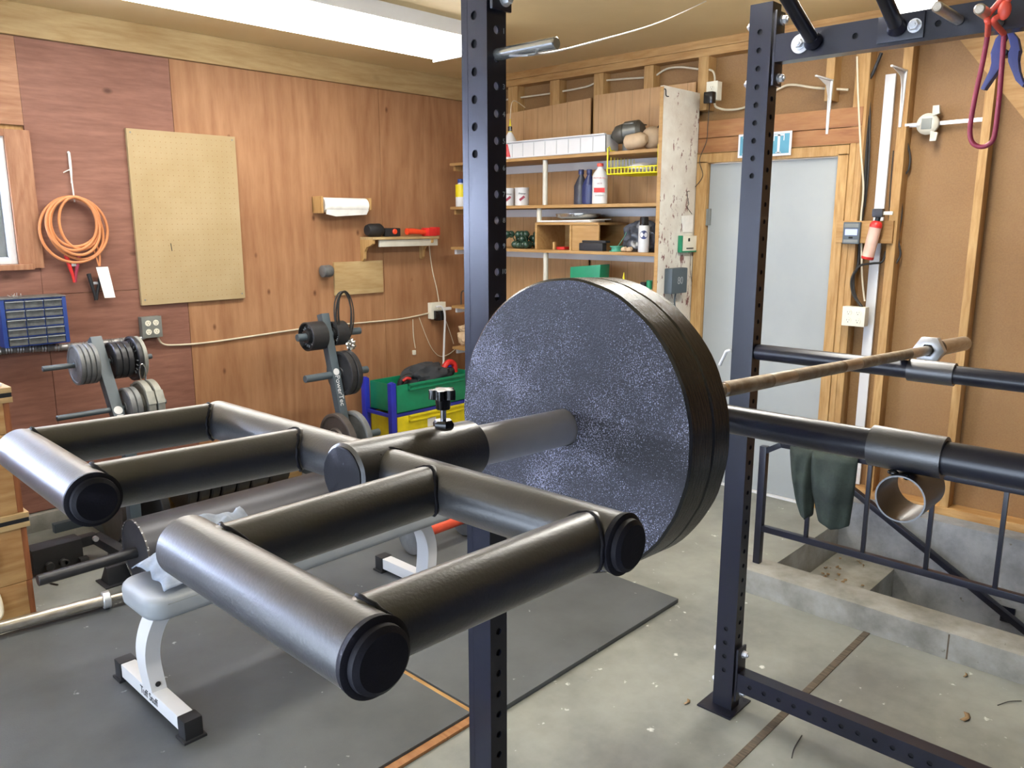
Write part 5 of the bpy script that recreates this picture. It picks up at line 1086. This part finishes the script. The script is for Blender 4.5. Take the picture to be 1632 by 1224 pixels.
s = B(); lathe(s, (4.16, y, z), (0, 0, 1), [(0, 0), (0, .031), (.003, .033), (.150, .033), (.160, .029), (.160, 0)], 32); obj('can_body', s, M['white'], t); s = B(); cyl(s, (4.16, y, z+.160), (4.16, y, z+.212), .029, 28, r2=.025, c=.003); obj('cap', s, M['gloss'], t)
n_ = Vector((-.84, -.54, 0)); u_ = Vector((.54, -.84, 0)); q = Vector((4.16, y, z+.105))+n_*.0325; s = B(); prof = [q+u_*(.024*math.cos(2*PI*i/28))+Vector((0, 0, .026*math.sin(2*PI*i/28)))-n_*(.0325-math.sqrt(.0333**2-(.024*math.cos(2*PI*i/28))**2)) for i in range(28)]
cv = s.verts.new(q+n_*.001); vs = [s.verts.new(p+n_*.0006) for p in prof]
for i in range(28): s.faces.new((cv, vs[i], vs[(i+1) % 28]))
obj('round_logo', s, M['navy'], t); text('lettering', 'SPRAY', q+n_*.0012, u_, (0, 0, 1), .013, M['white'], t, .0003)
s = B(); obox(s, (4.30, yx(1000, 4.2), z+.135), (4.30, yx(1046, 4.2), z+.175), .02, .014, .002); tag(obj('white_stick', s, M['white']), 'white strip slanting behind the spray can', 'strip')
# fourth and fifth shelves, seen over the plate and left of the upright
z = ZS[3]+.001; ya, yb = yx(958, 4.15), yx(909, 4.15); zt4 = AX(935, 424, 4.15).z
s = B(); prism(s, [(4.16, yb, z), (4.16, ya+.02, z), (4.16, ya, zt4+.012), (4.16, yb, zt4-.012)], (.10, 0, 0), .004); tag(obj('green_bag', s, M['green']), 'green packet standing on the shelf just above the plate rim', 'packet')
t, y = bottle('glue_bottle', 'red bottle with yellow nozzle above the plate rim', 998, 4.16, z, .028, zx(446, 998, 4.16)-z, M['red'], M['yellow'], .3, .8, 1, caph=.08); s = B(); hh = zx(446, 998, 4.16); cyl(s, (4.16, y, hh), (4.16, y, hh+.045), .009, 10, r2=.002); obj('nozzle', s, M['yellow'], t)
t, y = bottle('soap_bottle', 'yellow bottle with green top beside the peeling plank', 1040, 4.15, z, .026, zx(447, 1040, 4.15)-z, M['yellow'], M['green'], .6, .72, 1, caph=.2)
t, y = bottle('soap_bottle', 'white bottle with black top behind the yellow one', 1031, 4.2, z, .024, zx(450, 1031, 4.2)-z, M['white'], M['rubber'], .8, .8, 1, caph=.1)
y = yx(737, 4.17); s = B(); tube(s, [(4.17, y+.03, z+.005), (4.17, y+.025, z+.09), (4.17, y-.0, z+.11), (4.17, y-.02, z+.08), (4.17, y-.03, z+.005)], .005, 6); tag(obj('wire_hook', s, M['blackcable']), 'dark bent wire on the fourth shelf left of the upright', 'wire')
z = ZS[4]+.001; y = yx(736, 4.2); s = B(); blob(s, (4.22, y, z+.06), .06, .06, .06, 3, .15); blob(s, (4.22, y, z+.13), .05, .05, .03, 3, .2); tag(obj('tan_bundle', s, M['tan']), 'tan rolled bundle on the lowest shelf left of the upright', 'bundle')
# things on the peeling plank (its broad face looks along -y)
P_ = PY-.001
q = AY(1062, 147, P_-.01); s = B(); tube(s, [(q.x-.01, P_-.002, q.z+.018), (q.x-.01, P_-.012, q.z+.012), (q.x-.01, P_-.016, q.z-.02), (q.x+.012, P_-.018, q.z-.022)], .0035, 6, 3); tag(obj('wall_hook', s, M['rubber']), 'black hook at the top of the peeling plank', 'hook')
q = AY(1097, 325, P_-.01); s = B(); tube(s, [(q.x+.02, P_-.003, q.z+.075), (q.x-.015, P_-.008, q.z+.07), (q.x-.01, P_-.01, q.z+.03), (q.x+.005, P_-.01, q.z), (q.x-.01, P_-.01, q.z-.02), (q.x+.03, P_-.02, q.z-.06)], .002, 5); tag(obj('tie_wire', s, M['blackcable']), 'thin black tangled wire on the peeling plank', 'wire')
a, b = AY(1085, 344, P_), AY(1103, 370, P_); s = B(); prism(s, [(a.x, P_-.004, a.z), (b.x, P_-.004, a.z+.004), (b.x, P_-.004, b.z), (a.x+.03, P_-.004, b.z)], (0, .003, 0)); tag(obj('paper_note', s, M['paper']), 'curled white paper note on the peeling plank', 'note')
a, b = AY(1081, 376, P_), AY(1104, 400, P_); t = thing('thermostat', 'cream and green thermostat below the paper note', 'thermostat', ((a.x+b.x)/2, P_, b.z)); s = B(); box(s, a.x, b.x, P_-.025, P_-.001, b.z, a.z, .003); obj('body', s, M['offwhite'], t)
s = B(); box(s, a.x-.002, a.x+.012, P_-.027, P_-.001, b.z-.002, a.z+.002, .002); box(s, a.x, b.x, P_-.027, P_-.001, b.z-.005, b.z+.004, .002); obj('green_edge', s, M['green'], t)
s = B(); xm = (a.x+b.x)/2; box(s, xm-.012, xm+.006, P_-.0265, P_-.025, a.z-.034, a.z-.014); obj('display', s, M['dark'], t); s = B(); box(s, xm-.03, xm+.045, P_-.030, P_-.025, b.z+.016, b.z+.022); obj('slider', s, M['dark'], t)
a, b = AY(1066, 428, P_-.03), AY(1089, 466, P_-.03); t = thing('wall_timer', 'dark wall device with pale digits and hanging cord', 'timer', ((a.x+b.x)/2, P_, b.z)); s = B(); box(s, a.x, b.x, P_-.055, P_-.001, b.z, a.z, .008); obj('body', s, M['slate'], t)
text('lettering', '80', ((a.x+b.x)/2+.005, P_-.0556, (a.z+b.z)/2+.0), (1, 0, 0), (0, 0, 1), .062, M['pad'], t)
s = B(); tube(s, [((a.x+b.x)/2, P_-.03, b.z), AY(1075, 480, P_-.03), AY(1076, 500, P_-.02), AY(1074, 560, P_-.02)], .005, 8); obj('cord', s, M['slate'], t)
s = B(); tube(s, [AY(1101, 402, P_-.01), AY(1100, 430, P_-.01), AY(1103, 450, P_-.01)], .0015, 5); tag(obj('thermostat_wire', s, M['blackcable']), 'thin wire dropping from the thermostat along the plank edge', 'wire')

# ================================================================ DOOR WALL THINGS
# cable threaded behind the blocks
s = B(); tube(s, [AX(802, 160, XB+.05), AX(825, 156, XB+.05), AX(870, 150, XB+.05), AX(905, 144, XB+.05), AX(935, 138, XB+.05), AX(960, 129, XB+.05), AX(1020, 124, XB+.05), AX(1040, 123, XB+.05), AX(1062, 110, XB+.05), AX(1085, 107, XB+.05), AX(1112, 110, XB+.05), AX(1134, 112, XB+.0), AX(1139, 122, XB-.012), AX(1139, 131, XB-.012)], .006, 8, 5)
tag(obj('wall_cable', s, M['cable']), 'beige cable snaking through the blocks above the panelling', 'cable')
s = B(); tube(s, [AX(1139, 165, XB-.012), AX(1142, 171, XB+.01), AX(1160, 175, XB+.06), AX(1190, 170, XB+.06), AX(1240, 142, XB+.06), AX(1262, 135, XB+.06), AX(1300, 140, XB+.05), AX(1352, 143, XB+.05)], .0065, 8, 5)
tag(obj('wall_cable', s, M['cable']), 'beige cable running above the door behind the far upright', 'cable')
outlet('cream outlet box on the stud above the peeling plank', (1127, 131), (1143, 159), .05, [(.5, .33), (.5, .75)], M['offwhite'], M['offwhite'], 'x', XB-.002)
q = AX(1131, 155, XB-.08); s = B(); box(s, XB-.10, XB-.058, q.y-.03, q.y+.03, q.z-.035, q.z+.03, .008); t = thing('power_adapter', 'black power adapter plugged in the cream outlet', 'adapter', q); obj('adapter_body', s, M['gloss'], t)
s = B(); tube(s, [AX(1131, 165, XB-.06), AX(1130, 175, XB-.02), AX(1128, 200, XB-.02), AX(1126, 225, XB-.02), AX(1115, 255, XB-.02), AX(1120, 280, XB-.02), AX(1108, 298, XB-.03)], .0022, 6); obj('adapter_cord', s, M['blackcable'], t)
# sign over the door
a, b = AX(1177, 214, XB-.03), AX(1263, 246, XB-.03); ul, ur = AX(1178, 213, XB-.03), AX(1263, 208, XB-.03); zl = AX(1262, 247, XB-.03).z; zu = AX(1262, 208, XB-.03).z
t = thing('exit_sign', 'teal sign with white border and lettering over the door', 'sign', ((XB-.03), (ul.y+ur.y)/2, zl)); s = B(); box(s, XB-.034, XB-.028, ur.y, ul.y, zl, zu, .002); obj('sign_board', s, M['white'], t)
s = B(); box(s, XB-.0352, XB-.034, ur.y+.012, ul.y-.012, zl+.012, zu-.012, .0005); obj('sign_face', s, M['teal'], t)
zc_, hh = (zl+zu)/2, .052
def strokes(cx_, segs):
    for (u0, v0, u1, v1, w_) in segs:
        u0, u1, w_ = u0*.66, u1*.66, w_*.7
        p_, q_ = Vector((XB-.0356, cx_-u0, zc_+v0)), Vector((XB-.0356, cx_-u1, zc_+v1)); s = B(); obox(s, p_, q_, w_, .0012, up=(-1, 0, 0)); yield s
yc_ = (ul.y+ur.y)/2
LET = {'E': [(-.016, -hh, -.016, hh, .020), (-.03, hh-.006, .034, hh-.006, .012), (-.03, -hh+.006, .034, -hh+.006, .012), (-.016, 0, .020, 0, .012), (.032, hh, .032, hh-.032, .007), (.032, -hh, .032, -hh+.032, .007)],
       'X': [(-.036, hh, .036, -hh, .018), (.034, hh, -.034, -hh, .010), (-.050, hh-.004, -.016, hh-.004, .008), (.016, hh-.004, .048, hh-.004, .008), (-.048, -hh+.004, -.016, -hh+.004, .008), (.016, -hh+.004, .050, -hh+.004, .008)],
       'I': [(0, -hh, 0, hh, .020), (-.022, hh-.004, .022, hh-.004, .008), (-.022, -hh+.004, .022, -hh+.004, .008)],
       'T': [(0, -hh, 0, hh, .020), (-.046, hh-.006, .046, hh-.006, .012), (-.045, hh, -.045, hh-.036, .007), (.045, hh, .045, hh-.036, .007), (-.024, -hh+.004, .024, -hh+.004, .008)]}
for ch, off in (('E', -.112), ('X', -.040), ('I', .028), ('T', .088)):
    u = B()
    for q_ in strokes(yc_-off, LET[ch]): join(u, q_)
    obj('letter', u, M['white'], t)
# white shelf brackets
def sbracket(label, top, knee, bot, X):
    k_, b_ = AX(*knee, X), AX(*bot, X); t = thing('shelf_bracket', label, 'bracket', b_, 'empty white shelf brackets'); y = k_.y; L = .20
    s = B(); prism(s, [(X, y-.012, k_.z), (X, y+.012, k_.z), (X, y+.006, b_.z), (X, y-.006, b_.z)], (-.010, 0, 0), .001); obj('wall_arm', s, M['white'], t)
    s = B(); prism(s, [(X-.008, y-.011, k_.z), (X-.008, y+.011, k_.z), (X-L, y+.005, k_.z+.0), (X-L, y-.005, k_.z+.0)], (0, 0, -.008), .001); obj('shelf_arm', s, M['white'], t)
    s = B(); prism(s, [(X-.008, y-.001, k_.z-.006), (X-L+.02, y-.001, k_.z-.006), (X-.06, y-.001, k_.z-.035), (X-.022, y-.001, k_.z-.10), (X-.008, y-.001, b_.z+.02)], (0, .0025, 0)); obj('web', s, M['white'], t)
sbracket('white empty shelf bracket over the right end of the door', (1292, 117), (1325, 127), (1316, 214), XB-.002)
sbracket('white empty shelf bracket on the stud right of the white strip', (1413, 98), (1443, 112), (1433, 203), XB-.002)
# white strip standing between the studs, dark cables
s = B(); a, b, c, d = AX(1388, 122, XS-.02), AX(1398, 121, XS-.02), AX(1387, 797, XS-.02), AX(1370, 797, XS-.02)
a2, d2 = AX(1378, 500, XS-.02), AX(1396, 500, XS-.02)
yA = (a2.y+d2.y)/2; box(s, XS-.028, XS-.010, yA-.026, yA+.026, .175, a.z-.0, .002); tag(obj('white_strip', s, M['white']), 'tall narrow white board standing between two studs right of the door', 'board')
s = B(); tube(s, [AX(1405, 84, XB+.01), AX(1392, 115, XB+.02), AX(1382, 138, XB+.03), AX(1382, 200, XB+.04), AX(1378, 300, XB+.04), AX(1373, 350, XB+.04), AX(1368, 420, XB+.04), AX(1360, 440, XB+.01), AX(1362, 470, XB), AX(1374, 490, XB-.01)], .0085, 8, 6); tag(obj('dark_cable', s, M['blackcable']), 'thick dark cable running down beside the tall white board', 'cable')
s = B(); tube(s, [AX(1384, 90, XB+.03), AX(1386, 130, XB+.05), AX(1385, 250, XB+.05), AX(1378, 330, XB+.05)], .006, 8, 6); tag(obj('dark_cable', s, M['blackcable']), 'thin dark cable close behind the thick one by the white board', 'cable')
s = B(); tube(s, [AX(1366, 90, XB-.006), AX(1368, 160, XB-.006), AX(1372, 240, XB-.006), AX(1376, 300, XB-.005), AX(1372, 350, XB-.0), AX(1373, 390, XB+.02), AX(1374, 440, XB+.02), AX(1378, 480, XB+.01)], .005, 8, 6); tag(obj('pale_cable', s, M['cable']), 'cream cable running down the stud right of the door', 'cable')
s = B(); tube(s, [AX(1412, 400, XB+.02), AX(1406, 417, XB+.01), AX(1390, 420, XB-.02), AX(1370, 424, XB-.02), AX(1357, 445, XB-.02), AX(1360, 470, XB-.01), AX(1372, 487, XB-.01)], .006, 8, 6); tag(obj('dark_cable', s, M['blackcable']), 'dark cable looping under the extinguisher to the outlet', 'cable')
s = B(); tube(s, [AX(1441, 210, XB+.04), AX(1450, 245, XB+.06), AX(1448, 270, XB+.06), AX(1438, 288, XB+.06), AX(1437, 340, XB+.05), AX(1432, 380, XB+.05), AX(1435, 405, XB+.05), AX(1428, 420, XB+.04)], .005, 8, 6); tag(obj('dark_cable', s, M['blackcable']), 'dark cable hanging from the round white fixture down the stud', 'cable')
s = B(); tube(s, [AX(1424, 240, XB+.03), AX(1419, 300, XB+.03), AX(1417, 350, XB+.03)], .003, 6, 6); tag(obj('thin_dark_wire', s, M['blackcable']), 'thin dark wire just left of the stud with the bracket', 'wire')
# cross board with its monitor and extinguisher
a, b = AX(1336, 352, XB-.002), AX(1423, 388, XB-.002); s = B(); box(s, XB-.021, XB-.002, b.y, a.y, b.z, a.z, .002); tag(obj('cross_board', s, M['pine_y']), 'short horizontal pine board holding the display and the extinguisher', 'board')
a, b = AX(1345, 354, XB-.04), AX(1369, 389, XB-.04); t = thing('wall_monitor', 'dark wall monitor with a lit lilac display on the cross board', 'monitor', (XB-.03, (a.y+b.y)/2, b.z)); F_ = XB-.045
s = B(); box(s, F_, XB-.022, b.y, a.y, b.z, a.z, .005); obj('case', s, M['slate'], t); w_, h_ = a.y-b.y, a.z-b.z
s = B(); box(s, F_-.002, F_, b.y+w_*.14, a.y-w_*.14, b.z+h_*.40, a.z-h_*.32, .001); obj('display', s, M['lcd'], t)
for f0, f1 in ((.76, .93), (.06, .20)): s = B(); box(s, F_-.002, F_, b.y+w_*.08, a.y-w_*.08, b.z+h_*f0, b.z+h_*f1, .001); obj('grey_panel', s, M['greybox'], t)
s = B(); box(s, F_-.003, F_, b.y+w_*.38, b.y+w_*.62, b.z+h_*.25, b.z+h_*.33, .001); obj('button', s, M['dark'], t)
q0, q1 = AX(1382, 413, XB-.07), AX(1396, 360, XB-.07); d = (q1-q0).normalized(); t = thing('fire_extinguisher', 'small pale fire extinguisher with red ends, tilted on the cross board', 'fire extinguisher', q0)
L = (q1-q0).length; s = B(); cyl(s, q0+d*.012, q0+d*(L-.006), .030, 28); obj('cylinder_body', s, M['extpink'], t)
s = B(); lathe(s, q0, d, [(0, 0), (0, .029), (.004, .0315), (.014, .0315), (.014, .0302)], 28); obj('red_foot', s, M['red'], t)
s = B(); lathe(s, q0+d*(L-.008), d, [(0, .031), (.012, .031), (.026, .026), (.034, .014), (.034, 0)], 28); obj('red_shoulder', s, M['red'], t)
s = B(); k_ = q0+d*(L+.026); cyl(s, k_, k_+d*.022, .013, 16); box(s, k_.x-.022, k_.x+.02, k_.y-.030, k_.y+.024, k_.z+.018, k_.z+.062, .01); obj('valve_head', s, M['iron'], t)
s = B(); box(s, k_.x-.006, k_.x+.006, k_.y-.075, k_.y-.028, k_.z+.030, k_.z+.048, .003); obj('pull_tab', s, M['offwhite'], t)
s = B(); box(s, q0.x+.028, XB-.022, (q0.y+q1.y)/2-.012, (q0.y+q1.y)/2+.012, AX(1390, 384, XB).z, AX(1390, 372, XB).z, .002); obj('holder_clip', s, M['greybox'], t)
outlet('cream double outlet box on the stud right of the door', (1344, 488), (1377, 521), .055, [(.28, .30), (.28, .72), (.70, .30), (.70, .72)], M['offwhite'], M['offwhite'], 'x', XB-.001)
# round porcelain fixture on a bar hanger between two studs
a, b = AX(1444, 197, XB+.045), AX(1566, 191, XB+.045); c = AX(1480, 198, XB+.04); t = thing('fixture_box', 'round white junction fixture on a metal bar between two studs', 'junction box', c)
s = B(); obox(s, (XB+.045, a.y, c.z), (XB+.045, b.y, c.z+.004), .004, .018, .001); obj('bar_hanger', s, M['zinc'], t)
s = B(); lathe(s, (XB+.04, c.y, c.z), (-1, 0, 0), [(0, 0), (0, .052), (.02, .052), (.03, .042), (.034, .03), (.034, 0)], 28); obj('fixture_body', s, M['enamel'], t)
for sg in (-1, 1): s = B(); prism(s, [(XB+.03, c.y-.02, c.z+sg*.035), (XB+.03, c.y-.055, c.z+sg*.045), (XB+.03, c.y-.050, c.z+sg*.085), (XB+.03, c.y-.02, c.z+sg*.085)], (-.02, 0, 0), .003); obj('fixture_ear', s, M['enamel'], t)
s = B(); box(s, XB+.002, XB+.007, c.y-.024, c.y+.024, c.z-.026, c.z+.026, .002); cp_ = obj('centre_plate', s, M['greybox'], t)
s = B(); obox(s, (XB-.0, a.y-.01, c.z), (XB-.0, c.y+.03, c.z), .003, .012); obj('strap', s, M['zinc'], t)

# ================================================================ STAIR RAILING AND CLOTHES
RX = (CURB0+CURB1)/2+.02
t = thing('stair_railing', 'black steel railing on the kerb beside the steps', 'railing', (RX, .6, .11))
py_ = AX(1207, 893, RX).y; ztop = AX(1225, 712, RX).z
s = B(); box(s, RX-.016, RX+.016, py_-.016, py_+.016, .111, ztop, .003); obj('end_post', s, M['rack'], t)
z1 = AX(1218, 842, RX).z; s = B(); box(s, RX-.013, RX+.013, -1.5, py_-.016, z1-.014, z1+.014, .002); obj('lower_rail', s, M['rack'], t)
yk = AX(1246, 712, RX).y; s = B(); obox(s, (RX, py_-.01, ztop-.02), (RX, yk, ztop+.022), .028, .024, .002); box(s, RX-.014, RX+.014, -1.5, yk, ztop+.010, ztop+.034, .003); obj('top_rail', s, M['rack'], t)
y = AX(1290, 780, RX).y
for k in range(12):
    yy = y-.243*k; s = B(); box(s, RX-.008, RX+.008, yy-.008, yy+.008, z1+.014, ztop+.010, .001); obj('baluster', s, M['rack'], t)
p0, p1 = AX(1362, 783, FND-.07), AX(1632, 1003, FND-.07); t2 = thing('stair_handrail', 'black sloping handrail along the foundation wall over the steps', 'handrail', (p1.x, p1.y, p1.z))
d = (p1-p0).normalized(); s = B(); obox(s, p0-d*.15, p1+d*.5, .04, .03, .004); obj('rail_bar', s, M['rack'], t2)
s = B(); q = p1-d*.10; box(s, q.x, FND-.001, q.y-.015, q.y+.015, q.z-.04, q.z-.015, .003); box(s, FND-.008, FND-.001, q.y-.03, q.y+.03, q.z-.07, q.z+.01, .002); obj('wall_bracket', s, M['rack'], t2)
s = B(); q = p0-d*.08; box(s, q.x, FND-.001, q.y-.012, q.y+.012, q.z-.04, q.z-.015, .003); obj('wall_bracket', s, M['rack'], t2)
# trousers hung over the top rail: two legs with folds
def hang(name, pxs, zbot_px, ph, par):
    (xl, xr), (bl, br) = pxs; X = RX-.035; ya, yb = AX(xl, 740, X).y, AX(xr, 740, X).y; yc, yd = AX(bl, zbot_px-10, X).y, AX(br, zbot_px-10, X).y; zb = AX(bl, zbot_px, X).z; s = B(); rings = []
    n = 40; seg = 36
    for i in range(n+1):
        k = i/n; kk = k**1.6; a = ya+(yc-ya)*kk; b = yb+(yd-yb)*kk; z = ztop+.03+(zb-ztop-.03)*k; cy = (a+b)/2; w_ = abs(a-b)/2*(1 if k < .93 else math.sqrt(max(0.02, 1-((k-.93)/.07)**2))); th = .034+.02*math.sin(PI*k)
        if k < .06: th *= .5+8*k
        ring = []
        for j_ in range(seg):
            an = 2*PI*j_/seg; f = 1+.16*math.sin(5*an+ph+3*k)+.10*noise.noise(Vector((math.cos(an)*2, math.sin(an)*2+ph, k*6)))
            ring.append(s.verts.new((RX-.005-(.02 if True else 0)+math.cos(an)*th*f, cy+math.sin(an)*w_*(1+.05*math.sin(4*an+ph)), z+.012*noise.noise(Vector((an, k*5, ph))))))
        rings.append(ring)
    for a, b in zip(rings, rings[1:]):
        for j_ in range(seg): jj = (j_+1) % seg; s.faces.new((a[j_], a[jj], b[jj], b[j_]))
    s.faces.new(rings[0]); s.faces.new(rings[-1]); return obj(name, s, M['olive'], par, ang=180)
t = thing('work_trousers', 'dark olive trousers hanging over the black railing', 'trousers', (RX, AX(1310, 740, RX).y, .3))
hang('trouser_leg', ((1257, 1297), (1278, 1294)), 823, .3, t); hang('trouser_leg', ((1288, 1364), (1306, 1352)), 836, 2.1, t)

# ================================================================ BAND AND CLAMP ON THE FAR BEAM
XT = X2a-.035
t = thing('resistance_band', 'long thin maroon and coral rubber band looped on the beam peg', 'band', AX(1565, 232, XT))
s = B(); tube(s, [AX(1574, 56, XT), AX(1566, 100, XT), AX(1553, 160, XT), AX(1546, 205, XT), AX(1549, 226, XT), AX(1562, 234, XT), AX(1576, 230, XT), AX(1585, 215, XT), AX(1592, 160, XT), AX(1597, 100, XT), AX(1600, 54, XT)], .0058, 10, 6); obj('band_loop', s, M['maroon'], t)
X_ = X2a-.12
s = B(); tube(s, [AX(1574, 56, XT), AX(1575, 38, X_), AX(1574, 26, X_), AX(1592, 4, X_), AX(1606, -12, X_)], .0066, 10, 6); tube(s, [AX(1600, 54, XT), AX(1584, 34, X_), AX(1594, 24, X_), AX(1603, 8, X_), AX(1612, -10, X_)], .0066, 10, 6); obj('coral_end', s, M['coral'], t)
s = B(); blob(s, AX(1601, 16, X_), .012, .014, .022, 3); obj('band_knot', s, M['coral'], t)
XC = X2a+.10; t = thing('spring_clamp', 'violet blue plastic spring clamp hanging below the beam', 'clamp', AX(1600, 95, XC))
for side, pts in (('a', [(1597, 48), (1586, 62), (1578, 85), (1582, 100), (1577, 112), (1562, 142), (1569, 143), (1590, 112), (1598, 98), (1594, 78), (1597, 64), (1606, 54)]), ('b', [(1612, 48), (1622, 60), (1626, 80), (1620, 96), (1624, 112), (1632, 132), (1629, 139), (1618, 128), (1606, 98), (1606, 84), (1613, 74), (1607, 60), (1604, 52)])):
    s = B(); prism(s, [AX(*p, XC) for p in pts], (.028, 0, 0), .003); obj('clamp_jaw', s, M['clampblue'], t)
s = B(); q = AX(1600, 84, XC); cyl(s, q+Vector((-.004, 0, 0)), q+Vector((.034, 0, 0)), .009, 16, c=.002); obj('pivot_spring', s, M['iron'], t)

# dead leaves blown into the stair well
s = B(); rr = random.Random(5)
for k in range(46):
    if k < 30: x, y, z = rr.uniform(3.75, 4.33), PIT_Y-.03-abs(rr.gauss(0, .09)), -.188
    else: x, y, z = rr.uniform(3.9, 4.33), PIT_Y-.33-abs(rr.gauss(0, .10)), -.378
    r_ = rr.uniform(.006, .017); a0 = rr.uniform(0, 6.28); vs = []
    for i in range(6): a = a0+2*PI*i/6; vs.append(s.verts.new((x+r_*math.cos(a)*rr.uniform(.6, 1.2), y+r_*math.sin(a)*rr.uniform(.4, 1), z+rr.uniform(0, .008))))
    s.faces.new(vs)
o = obj('leaf_litter', s, M['leaf'], ang=180, smooth=False); o['kind'] = 'stuff'; tag(o, 'scattered dead leaves lying on the concrete steps behind the kerb', 'leaves')
